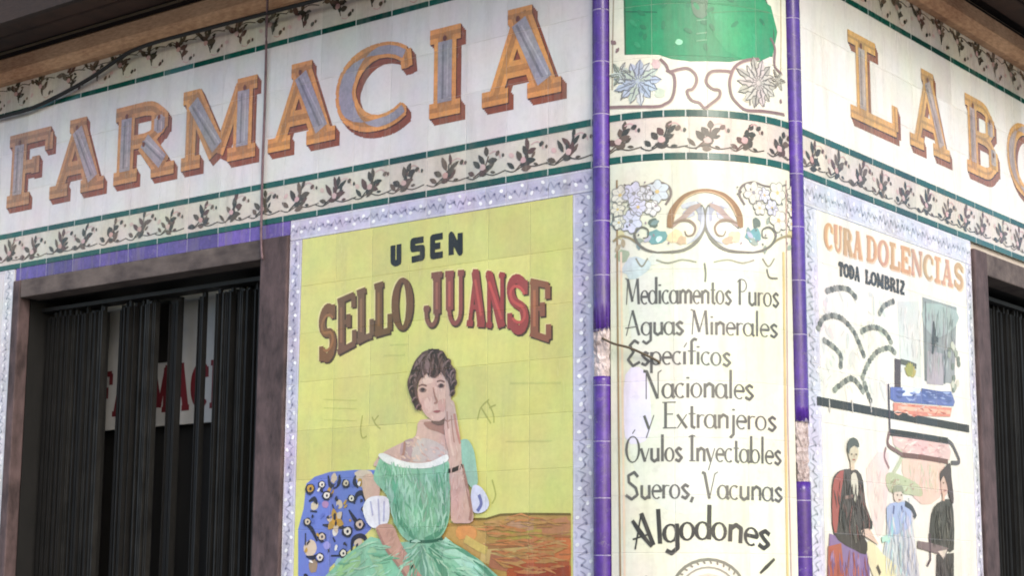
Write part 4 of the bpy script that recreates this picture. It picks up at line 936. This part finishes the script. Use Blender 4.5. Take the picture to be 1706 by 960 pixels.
for q, c in ((((540, 600), (530, 700), (500, 760)), (150, 200, 200)), (((600, 640), (610, 800), (600, 960)), (160, 162, 170)), (((640, 660), (680, 820)), (206, 206, 210)), (((520, 720), (470, 740)), (170, 204, 190))): P.stroke(ZF(*q), .022, c, 2, smooth=3)
P.poly(ZF((548, 440), (590, 440), (600, 490), (570, 512), (545, 490)), (212, 196, 178), 3, smooth=2)
P.poly(ZF((535, 450), (545, 410), (590, 405), (606, 450), (590, 442), (550, 446)), (146, 150, 126), 4, smooth=2)
P.poly(ZF((370, 770), (420, 760), (480, 830), (560, 900), (540, 1000), (430, 1000)), (216, 206, 170), 0, smooth=2)
P.stroke(ZF((440, 900), (460, 950)), .02, (80, 70, 60), 2)
P.dabs(ZF((520, 560), (640, 520), (690, 860), (700, 1000), (480, 1000), (500, 720)), ((206, 208, 214), (160, 172, 196), (176, 206, 210), (150, 154, 166), (214, 210, 206)), 90, .06, .009, 1.5, 3, spread=.5)
P.stroke(ZF((560, 464), (568, 463)), .006, (90, 78, 66), 5); P.stroke(ZF((584, 464), (592, 465)), .006, (90, 78, 66), 5); P.stroke(ZF((570, 494), (584, 494)), .005, (160, 100, 90), 5)
P.build('painted_person', rm, clip=CLR)
P = Paint(RF, base=.0040, **CRE)      # man in dark suit
P.poly(ZF((790, 540), (840, 500), (890, 490), (912, 560), (915, 800), (860, 800), (770, 800), (770, 640)), (62, 60, 56), 0, smooth=2)
P.poly(ZF((810, 830), (915, 820), (912, 1500), (800, 1500)), (66, 62, 60), 0)
P.poly(ZF((690, 745), (780, 760), (880, 790), (860, 850), (830, 830), (690, 790)), (120, 104, 104), 1)
P.poly(ZF((815, 810), (870, 800), (850, 860)), (214, 200, 186), 2)
P.stroke(ZF((765, 700), (770, 860), (750, 900)), .012, (80, 62, 70), 2)
P.poly(ZF((838, 350), (870, 330), (885, 380), (870, 460), (845, 470), (836, 420)), (206, 174, 158), 1, smooth=2)
P.poly(ZF((828, 330), (850, 300), (890, 265), (898, 350), (912, 480), (905, 520), (885, 470), (870, 400), (850, 345), (832, 380)), (70, 56, 58), 3, smooth=2)
P.stroke(ZF((850, 430), (850, 500)), .02, (206, 172, 150), 2); P.stroke(ZF((870, 530), (880, 700)), .016, (40, 38, 36), 1)
P.dabs(ZF((790, 550), (890, 500), (912, 560), (910, 790), (780, 790)), ((40, 38, 36), (88, 84, 78), (70, 66, 62), (104, 98, 92)), 60, .06, .008, 1.6, 3, spread=.4)
P.dabs(ZF((810, 840), (910, 830), (908, 1000), (805, 1000)), ((46, 42, 40), (90, 84, 80)), 24, .06, .008, 1.6, 2, spread=.3)
P.stroke(ZF((846, 388), (852, 388)), .006, (84, 64, 56), 4); P.stroke(ZF((866, 388), (873, 390)), .006, (84, 64, 56), 4); P.stroke(ZF((850, 436), (866, 436)), .006, (150, 92, 84), 4)
P.build('painted_person', rm, clip=CLR)

# ================================================================== CORNER PANELS
K1, K2 = Z(1010, 0, 4.8), Z(1010, 280, 5.0516)
cs = thing('tile_sign', 'rounded cream tile panel with green shield on the corner between both shop signs', 'sign', tuple(KF.pos(ARC / 2, 0, 0)))
KG = dict(Rough=.42, TU=.196, TZ=.198, OU=0.0, OZ=3.291, Vary=.10, Mottle=.2, Dirt=.3, JointMix=.25, JointWidth=.0012)
A0, A1 = .0315, ARC - .0315
slab('tile_panel', KF, A0, A1, Z_LA[1], 4.046, glaze((224, 224, 206), **KG), cs)
KS = dict(TU=.0785, OU=.0)
listel(KF, A0, A1, Z_LA, cs, **KS); listel(KF, A0, A1, Z_LB, cs, **KS)
frieze(KF, A0, A1, Z_LB[1], Z_LA[0], cs, .157, .01)
P = Paint(KF, **dict(KG, Mottle=.4, Vary=.2))
P.poly([(1039, 0), (1040, 60), (1041, 91), (1098, 91), (1118, 98), (1150, 102), (1215, 103), (1250, 97), (1287, 94), (1290, 60), (1288, 30), (1276, 0), (1262, -60), (1230, -110), (1160, -140), (1080, -110), (1046, -60)], (34, 138, 92), 0)
P.stroke([(1286, 94), (1289, 60), (1286, 30), (1272, -10)], .006, (70, 90, 70), 1)
P.stroke([(1041, 0), (1042, 91)], .006, (60, 100, 70), 1)
P.poly([(1186, -30), (1284, 10), (1287, 92), (1236, 98), (1190, 60)], (46, 146, 98), 1, smooth=2)
P.poly([(1150, -30), (1175, -30), (1178, 25), (1160, 28), (1152, 10)], (96, 130, 106), 2, smooth=2)
for y in (34, 56, 68): P.stroke([(1160, y), (1178, y - 2)], .005, (110, 170, 130), 2)
P.stroke([(1040, 19), (1095, 20)], .004, (26, 104, 74), 2); P.stroke([(1185, 21), (1280, 20)], .004, (60, 130, 88), 2)
P.blob(1131, 70, .013, .011, 0, (150, 214, 176), 3)
for k in range(30): P.blob(random.uniform(1050, 1280), random.uniform(-20, 88), random.uniform(.008, .02), .008, random.random() * 3, random.choice(((30, 128, 88), (52, 150, 104), (40, 122, 84))), 2)
P.build('green_shield', cs, clip=[('z', 4.04, -1)])
P = Paint(KF, **dict(KG, Mottle=.4)); BR, GRN, LBL = (132, 110, 108), (150, 158, 142), (168, 180, 200)
for q in (((430, 470), (480, 520), (505, 570), (580, 552), (650, 545), (710, 590), (722, 650), (690, 710), (648, 722), (655, 765), (690, 805), (745, 822), (785, 862), (835, 830), (900, 775), (905, 722), (850, 710), (800, 662), (808, 605), (850, 568), (950, 566), (1010, 575)), ((480, 560), (540, 600), (546, 700), (522, 790), (470, 830), (380, 852), (30, 858)), ((1010, 560), (985, 650), (1000, 760), (1050, 830), (1120, 880), (1250, 888), (1420, 915)), ((990, 590), (1040, 520), (1120, 480), (1220, 470)), ((1310, 300), (1345, 380), (1340, 480), (1350, 540), (1400, 590))):
    P.stroke(K1(*q), .0105, BR, 3, smooth=4)
    P.stroke([(x + 1.6, y + 1.8) for x, y in K1(*q)], .006, (196, 176, 164), 2, smooth=4)
def acanthus(P, c, r, n, fills, line, layer, ph=0.0, arc_=2 * PI):
    """leaf rosette: lobed leaves with a vein, drawn round a point in wall metres"""
    for k in range(n):
        a = ph + arc_ * k / n; l = r * random.uniform(.82, 1.12); w = r * .36
        L = [(0, 0), (.2, .5), (.34, .34), (.48, .62), (.62, .36), (.76, .42), (1, 0), (.78, -.4), (.62, -.34), (.46, -.6), (.32, -.34), (.18, -.46)]
        pt = lambda x, y: (c[0] + x * l * math.cos(a) - y * w * math.sin(a), c[1] + x * l * math.sin(a) + y * w * math.cos(a))
        P.add([pt(x, y) for x, y in L], fills[k % len(fills)], layer + (k % 2))
        P.stroke([pt(.1, 0), pt(.55, .04), pt(.95, 0)], [.002, .004, .002], line, layer + 2, px=False)
        P.stroke([pt(*p) for p in L[1:7]], .0028, line, layer + 2, px=False)
acanthus(P, KF.uv(*K1((255, 650))[0]), .090, 13, ((184, 196, 212), (188, 202, 188), (204, 210, 210), (172, 184, 202)), (118, 122, 130), 3)
acanthus(P, KF.uv(*K1((110, 590))[0]), .045, 6, ((160, 172, 158), (190, 200, 196)), (118, 118, 110), 3)
acanthus(P, KF.uv(*K1((1215, 665))[0]), .094, 14, ((184, 184, 168), (198, 198, 186), (172, 174, 162), (200, 194, 186)), (104, 104, 100), 3)
acanthus(P, KF.uv(*K1((1370, 640))[0]), .040, 6, ((176, 176, 160), (196, 196, 180)), (124, 120, 108), 3)
for x, y, r, c in ((430, 740, .022, (196, 204, 184)), (400, 510, .02, (214, 186, 184)), (60, 340, .012, BR), (90, 400, .010, BR), (1395, 810, .01, BR), (1120, 790, .016, (206, 202, 176))):
    P.blob(*K1((x, y))[0], r, r * .75, random.random() * 3, c, 1, jag=.3)
for q in (((100, 740), (140, 690), (120, 800)), ((1140, 760), (1150, 840)), ((1250, 760), (1260, 850)), ((1190, 780), (1195, 850))): P.stroke(K1(*q), .006, (130, 130, 122), 3, smooth=3)
P.stroke([(1020, 150), (1021, 60), (1023, -40)], .006, (170, 160, 140), 0); P.stroke([(1300, 150), (1301, 60), (1300, -40)], .006, (186, 170, 130), 0)
P.build('painted_scrolls', cs)

cp = thing('tile_sign', 'tall rounded cream tile panel listing remedies under a scroll ornament', 'sign', tuple(KF.pos(ARC / 2, 0, 0)))
KL = dict(KG, TU=.262, TZ=.197, OZ=3.107, Mottle=.16, Dirt=.34, Vary=.08)
slab('tile_panel', KF, A0, A1, 1.02, Z_LB[0] - .001, glaze((218, 220, 200), **KL), cp)
P = Paint(KF, **KL)
P.stroke([(1028, 300), (1029, 480), (1031, 700), (1034, 975), (1036, 1150)], .007, (148, 126, 92), 3)
P.stroke([(1035, 420), (1038, 700), (1041, 975), (1043, 1150)], .008, (226, 206, 178), 2)
P.stroke([(1305, 420), (1308, 700), (1312, 975), (1314, 1150)], .012, (206, 186, 128), 2)
P.stroke([(1309, 300), (1312, 700), (1318, 975)], .006, (190, 160, 150), 3)
P.poly([(1050, 470), (1120, 455), (1260, 470), (1225, 600), (1240, 720), (1200, 840), (1110, 850), (1050, 760), (1055, 600)], (214, 217, 204), 0, smooth=3)
P.poly([(1042, 625), (1075, 620), (1085, 700), (1075, 735), (1042, 730)], (218, 214, 232), 1, smooth=3)
P.poly([(1195, 560), (1290, 560), (1296, 650), (1230, 660)], (226, 230, 196), 0, smooth=2)
P.build('worn_glaze', cp, clip=[('z', 1.03, 1)])
P = Paint(KF, **dict(KL, Mottle=.4)); TB, TG, DK, LV = (146, 112, 76), (150, 156, 172), (112, 112, 102), (206, 208, 226)
MIR = lambda pts: [(1664 - x, y) for x, y in pts]
def both(q, w, c, layer, smooth=4):
    P.stroke(K2(*q), w, c, layer, smooth=smooth); P.stroke(K2(*MIR(q)), w, c, layer, smooth=smooth)
both(((832, 186), (760, 195), (665, 232), (590, 310), (548, 400), (536, 500)), [.011, .011, .014, .02, .026, .020], TB, 4)
both(((832, 200), (762, 210), (676, 250), (610, 322), (570, 410)), [.003, .004, .005, .006, .003], (206, 176, 136), 5)
both(((545, 495), (600, 450), (650, 415), (720, 345), (800, 305)), [.016, .016, .018, .022, .010], (166, 146, 140), 3)
both(((800, 310), (824, 400), (818, 500), (775, 600), (700, 668), (600, 702), (430, 712)), [.008, .016, .016, .014, .012, .010, .006], DK, 4)
both(((806, 330), (812, 420), (798, 510), (750, 590), (680, 640)), [.004, .012, .014, .010, .004], (176, 182, 196), 5)
both(((690, 330), (750, 312), (800, 360), (806, 440)), .030, TG, 2)
both(((640, 330), (700, 300), (760, 300)), .016, (196, 200, 212), 2)
both(((560, 470), (640, 440), (710, 450), (750, 500), (730, 560), (680, 570), (660, 530)), [.006, .010, .010, .008, .007, .005, .004], (130, 114, 96), 4)
both(((430, 712), (340, 690), (270, 640), (240, 560), (290, 500), (350, 520), (350, 580), (310, 590)), [.006, .009, .010, .010, .008, .006, .005, .004], DK, 4)
both(((60, 620), (120, 575), (200, 590), (270, 640)), .008, (150, 140, 104), 3)
both(((500, 310), (545, 225), (520, 150), (430, 118), (330, 150), (230, 158), (150, 140)), [.008, .009, .009, .007, .006, .006, .005], (124, 116, 108), 3)
both(((420, 775), (520, 800), (640, 772), (760, 792)), .006, (150, 152, 134), 2)
both(((250, 760), (300, 830), (350, 760)), .006, (140, 140, 124), 2)
both(((70, 300), (58, 480), (100, 530)), .006, DK, 2)
for q in (((1350, 850), (1370, 920), (1440, 930)), ((826, 800), (836, 880), (832, 960))): P.stroke(K2(*q), .007, (112, 112, 102), 3, smooth=4)
def bloom(x, y, r, f, c):
    r *= 1.15; c0 = Vector(KF.uv(*K2((x, y))[0])); np_ = random.choice((5, 6)); ph = random.random() * 3
    f2 = lambda a: .72 + .36 * abs(math.sin(np_ * a / 2 + ph))
    L = [(c0.x + r * f2(a) * math.cos(a), c0.y + r * f2(a) * math.sin(a)) for a in [2 * PI * k / 36 for k in range(37)]]
    P.add(L[:-1], f, 5); P.stroke(L, [random.uniform(.002, .004) for _ in L], (138, 138, 132), 6, px=False)
    for k in range(np_):
        a = (2 * k * PI - 2 * ph) / np_
        P.stroke([(c0.x + r * .2 * math.cos(a), c0.y + r * .2 * math.sin(a)), (c0.x + r * .74 * math.cos(a), c0.y + r * .6 * math.sin(a))], [.0015, .0025], (158, 160, 168), 6, px=False)
    P.blob(c0.x, c0.y, r * .2, r * .18, 0, random.choice(((206, 186, 130), (150, 150, 150))), 7, px=False)
for x, y, r, f in ((120, 230, .030, (220, 218, 204)), (235, 215, .036, LV), (430, 200, .036, (200, 212, 216)), (330, 215, .024, (214, 216, 222)), (100, 350, .024, (224, 220, 200)), (270, 330, .028, LV), (210, 450, .036, LV), (390, 340, .024, (226, 226, 222)), (110, 460, .022, (222, 222, 206))):
    bloom(x, y, r, f, DK); bloom(1664 - x + random.uniform(-14, 14), y + random.uniform(-10, 14), r * random.uniform(.9, 1.05), random.choice((f, (224, 222, 200))), DK)
for x, y, r, c in ((425, 575, .034, (110, 158, 160)), (400, 465, .022, (104, 118, 108)), (440, 600, .012, (200, 232, 226)), (580, 580, .028, (222, 204, 164)), (640, 610, .02, (190, 168, 140)), (120, 560, .02, (206, 200, 150)), (700, 380, .024, (176, 180, 196))):
    for X in (x, 1664 - x): P.blob(*K2((X, y))[0], r * random.uniform(.85, 1.05), r * .75, random.random(), c, 2, jag=.25)
for x, y, r, c in ((250, 830, .05, (190, 204, 202)), (130, 740, .028, (160, 178, 146)), (420, 760, .03, (208, 214, 202))): P.blob(*K2((x, y))[0], r, r * .75, random.random(), c, 1, jag=.3)
for k in range(8):
    for X in (lambda v: v, lambda v: 1664 - v):
        a = random.uniform(0, 6.3); u, z = KF.uv(*K2((X(random.uniform(90, 500)), random.uniform(400, 660)))[0]); P.leaf(u, z, .035, .018, a, random.choice(((150, 164, 150), (128, 150, 150), (176, 180, 196), (170, 160, 130))), 3)
for k in range(30):
    x, y = random.choice((random.uniform(60, 540), random.uniform(1100, 1540))), random.uniform(110, 660); P.blob(*K2((x, y))[0], random.uniform(.003, .006), .003, random.random() * 3, random.choice((DK, (94, 98, 94), (150, 130, 140))), 7)
P.build('scroll_ornament', cp)
INK = (92, 92, 88)
def straight(x0, x1, yb0, yb1, h): return lambda x, y: (x0 + (x1 - x0) * x, yb0 + (yb1 - yb0) * x - h * y + 3.5 * (1 - (2 * x - 1) ** 2) * -1)
for text, x0, x1, y0, y1, h, T in (('Medicamentos Puros', 1042, 1298, 508, 512, 45, .0095), ('Aguas Minerales', 1042, 1296, 560, 563, 43, .0095), ('Específicos', 1044, 1218, 611, 611, 43, .0100), ('Nacionales', 1072, 1256, 666, 667, 48, .0105), ('y Xxtranjeros', 1072, 1294, 716, 719, 46, .0100), ('Ovulos Inyectables', 1042, 1302, 771, 775, 45, .0100), ('Sueros, Vacunas', 1042, 1304, 833, 837, 46, .0100)):
    P = Paint(KF, **KL)
    hand_line(P, text, straight(x0, x1, y0, y1, h), T, .0038, INK, 2)
    P.build('lettering', cp)
P = Paint(KF, **KL)
def arch(x, y):
    X = 1056 + (1282 - 1056) * x; yb = 903 - 14 * math.sin(PI * x) + 14 * x; h = 58
    tilt = (x - .5) * 22
    return (X + tilt * y * .5, yb + 14 * (1 - x) ** 2 - h * y)
hand_line(P, 'Algodones', arch, .0150, .006, (48, 48, 46), 2)
P.stroke([(1054, 868), (1067, 888), (1086, 912)], [.012, .018, .010], (52, 52, 50), 3)
P.build('lettering', cp)
P = Paint(KF, **KL)
for k, (rx, w, c) in enumerate(((52, .010, (120, 124, 108)), (40, .006, (150, 150, 132)))):
    P.stroke([(1180 + rx * 1.18 * math.cos(a), 990 - rx * 1.1 * math.sin(a)) for a in [2 * PI * q / 28 for q in range(29)]], w, c, 2)
for k in range(16):
    a = PI * (k + .5) / 16; x, y = 1180 + 54 * math.cos(a), 990 - 50 * math.sin(a)
    P.stroke([(x, y), (1180 + 60 * math.cos(a + .05), 990 - 56 * math.sin(a + .05))], .006, (130, 128, 112), 2)
P.poly([(1140, 990), (1150, 968), (1180, 956), (1210, 968), (1220, 990), (1200, 1020), (1160, 1020)], (206, 196, 172), 1, smooth=2)
for x, y, r in ((1160, 975, .012), (1180, 966, .012), (1198, 978, .012), (1180, 995, .02)): P.blob(x, y, r, r, 0, (150, 140, 118), 3)
P.stroke([(1266, 956), (1276, 946), (1290, 932)], [.008, .014, .010], (60, 58, 50), 3)
P.stroke([(1075, 962), (1085, 968), (1080, 990)], .010, (70, 70, 66), 3)
P.build('round_emblem', cp)

# ================================================================== FOLDING GATES, NOTICE
def gate(S, u0, u1, z1, label, gaps, d=-.15, seed=1):
    rnd = random.Random(seed)
    t = thing('folding_gate', label, 'gate', tuple(S.pos((u0 + u1) / 2, 0, d)), 'folding iron gates in the two doorways')
    rows = []
    for back in (1, 0):
        u = u0 + .006
        while u < u1 - .02:
            w = rnd.uniform(.026, .044) if back else rnd.uniform(.008, .017)
            rows.append((u, w, back)); u += w + (rnd.choice((.002, .004, .01)) if back else rnd.choice((.010, .016, .022, .034)))
    for u, w, back in rows:
        o = d + rnd.uniform(-.012, .012) - .045 * back
        zt = z1 - rnd.uniform(.01, .05)
        for g in gaps:                      # leave the slits open: trim the bars at their edges
            lo, hi = S.uv(g[1], 600, -o)[0], S.uv(g[0], 600, -o)[0]
            if u < hi and u + w > lo:
                if u < lo: w = lo - u
                elif u + w > hi: w, u = u + w - hi, hi
                else: w = 0
        if w < .006: continue
        bm = bmesh.new(); wall_box(bm, S, u, u + w, .03, zt, o - .008, o + .008)
        # folded lips of the channel
        wall_box(bm, S, u, u + .004, .03, z1 - .05, o + .0085, o + .02); wall_box(bm, S, u + w - .004, u + w, .03, z1 - .05, o + .0085, o + rnd.uniform(.014, .024))
        fix(bm); mesh_obj('bar', bm, rnd.choice((MT['iron'], MT['iron_dim'])) if not back else MT['iron_black'], t)
    bm = bmesh.new()
    zc = .25
    while zc < .7:
        a = u0 + .02
        while a < u1 - .14:
            for s in (0, 1):
                A, B = S.pos(a + .004, zc + (.3 if s else 0), d + .028 + .006 * s), S.pos(a + .12, zc + (0 if s else .3), d + .028 + .006 * s)
                n = (S.pos(1, 0, 1) - S.pos(1, 0, 0)); x = (B - A).normalized().cross(n).normalized() * .007
                v = [bm.verts.new(p) for p in (A - x, A + x, A + x + n * .004, A - x + n * .004, B - x, B + x, B + x + n * .004, B - x + n * .004)]
                for f in ((0, 1, 2, 3), (7, 6, 5, 4), (0, 4, 5, 1), (1, 5, 6, 2), (2, 6, 7, 3), (3, 7, 4, 0)): bm.faces.new([v[k] for k in f])
            a += .125
        zc += .52
    mesh_obj('lattice', fix(bm), MT['iron_dim'], t)
    for z in (.01, z1 - .012):
        bm = bmesh.new(); wall_box(bm, S, u0, u1, z - .008 if z > 1 else .002, z + .010, d - .045, d + .035); mesh_obj('gate_rail', fix(bm), MT['iron_dim'], t)
    return t
gate(LF, DL[0] + .159, DL[1] - .057, 2.925, 'dark folding iron gate in the left doorway with a white notice showing through', [(178, 201), (218, 222), (264, 284), (301, 331), (341, 361)], seed=5)
gate(RF, DR[0] + .137, DR[1] - .092, 2.94, 'dark folding iron gate in the right doorway', [], seed=9)
nt_ = thing('notice_board', 'white notice with dark red letters behind the left folding gate', 'notice', tuple(LF.pos(3.15, 2.3, -.3)))
bm = bmesh.new(); wall_box(bm, LF, 2.66, 3.66, 2.335, 2.95, -.318, -.300); bevel(bm, .003); mesh_obj('board', bm, MT['notice'], nt_)
P = Paint(LF, base=-.2990)
RED = (130, 20, 34)
tw = [('F', .82), ('A', 1.0), ('R', .95), ('M', 1.15), ('A', 1.0), ('C', .9), ('I', .5), ('A', 1.0)]
x = 3.655; sc = .985 / (sum(w for _, w in tw) + .1 * 7)
for c, w in tw:
    a, b = x, x - w * sc; draw_caps(P, c, lambda X, Y: (a + (b - a) * X, 2.40 + .215 * Y), .040, .024, .026, RED, 1); x = b - .1 * sc
P.poly([(3.125, 2.63), (3.27, 2.63), (3.27, 2.945), (3.125, 2.945)], (24, 24, 24), 1, px=False)
P.build('lettering', nt_, mats={RED: MT['noticered'], (24, 24, 24): MT['door']})

# ================================================================== CABLES
def on_left(px, py, o):
    u, z = LF.uv(px, py, -o); return LF.pos(u, z, o)
pts = [on_left(x, y, o) for x, y, o in ((-420, 300, .03), (-200, 245, .03), (0, 195, .03), (50, 181, .03), (100, 158, .03), (150, 130, .035), (190, 103, .045), (215, 87, .06), (250, 73, .075), (300, 59, .08), (400, 33, .08), (500, 7, .08), (640, -30, .08), (820, -75, .08))]
c = tube('power_cable', [p for p in spline(pts, 8)], .0095, MT['rubber'])
tag(c, 'thick black cable sagging from the eave across the tiles above the F of FARMACIA', 'cable')
pts = [on_left(x, y, o) for x, y, o in ((446, -20, .088), (445, 20, .086), (444, 45, .05), (443, 100, .012), (441, 180, .010), (438, 260, .012), (436, 340, .011), (435, 400, .022), (437, 432, .024))]
c = tube('thin_wire', spline(pts, 6), .0052, MT['wire'])
tag(c, 'thin mauve wire hanging straight down between the M and second A', 'wire')
U0, Z0 = LF.uv(1006, 566); a = KF.pos(.012, 2.478, .024)
pts = [a] + [KF.pos(*KF.uv(x, y), o) for x, y, o in ((1030, 575, .034), (1052, 581, .03), (1072, 590, .022), (1094, 601, .010), (1100, 606, .004))]
c = tube('wire_stub', spline(pts, 5), .0042, MT['rust'])
tag(c, 'bent rusty wire stub sticking out of the broken left purple moulding', 'wire')

# ================================================================== CAMERA, LIGHT
cam = bpy.data.cameras.new('camera'); co = bpy.data.objects.new('camera', cam); COL.objects.link(co)
rt, dn, fw = (Vector(M3[k]) for k in range(3))
co.matrix_world = Matrix(((rt.x, -dn.x, -fw.x, 0), (rt.y, -dn.y, -fw.y, 0), (rt.z, -dn.z, -fw.z, EYE), (0, 0, 0, 1)))
cam.sensor_width = 36; cam.lens = 36 * F_PX / 1706; cam.clip_end = 3000; cam.clip_start = .05
scn.camera = co
w = bpy.data.worlds.new('World'); scn.world = w; w.use_nodes = True; nt = w.node_tree
sky = N(nt, 'ShaderNodeTexSky', sky_type='NISHITA'); sky.sun_disc = False
EL, AZ = math.radians(33), math.radians(120)   # AZ clockwise from +Y
sky.sun_elevation = EL; sky.sun_rotation = AZ; sky.air_density = 1.0; sky.dust_density = 2.0; sky.ozone_density = 1.0
bg = nt.nodes['Background']; bg.inputs[1].default_value = .15
nt.links.new(sky.outputs[0], bg.inputs[0])
sd = bpy.data.lights.new('sun', 'SUN'); so = bpy.data.objects.new('sun', sd); COL.objects.link(so)
sd.energy = 0.78; sd.angle = math.radians(32); sd.color = (1, .95, .88)
to = Vector((math.sin(AZ) * math.cos(EL), math.cos(AZ) * math.cos(EL), math.sin(EL)))
so.rotation_euler = to.to_track_quat('Z', 'Y').to_euler()
scn.view_settings.view_transform = 'Standard'; scn.view_settings.look = 'None'; scn.view_settings.gamma = 1; scn.view_settings.exposure = 1.12
scn.view_settings.use_curve_mapping = False
scn.cycles.max_bounces = 6
scn.cycles.filter_width = 1.9
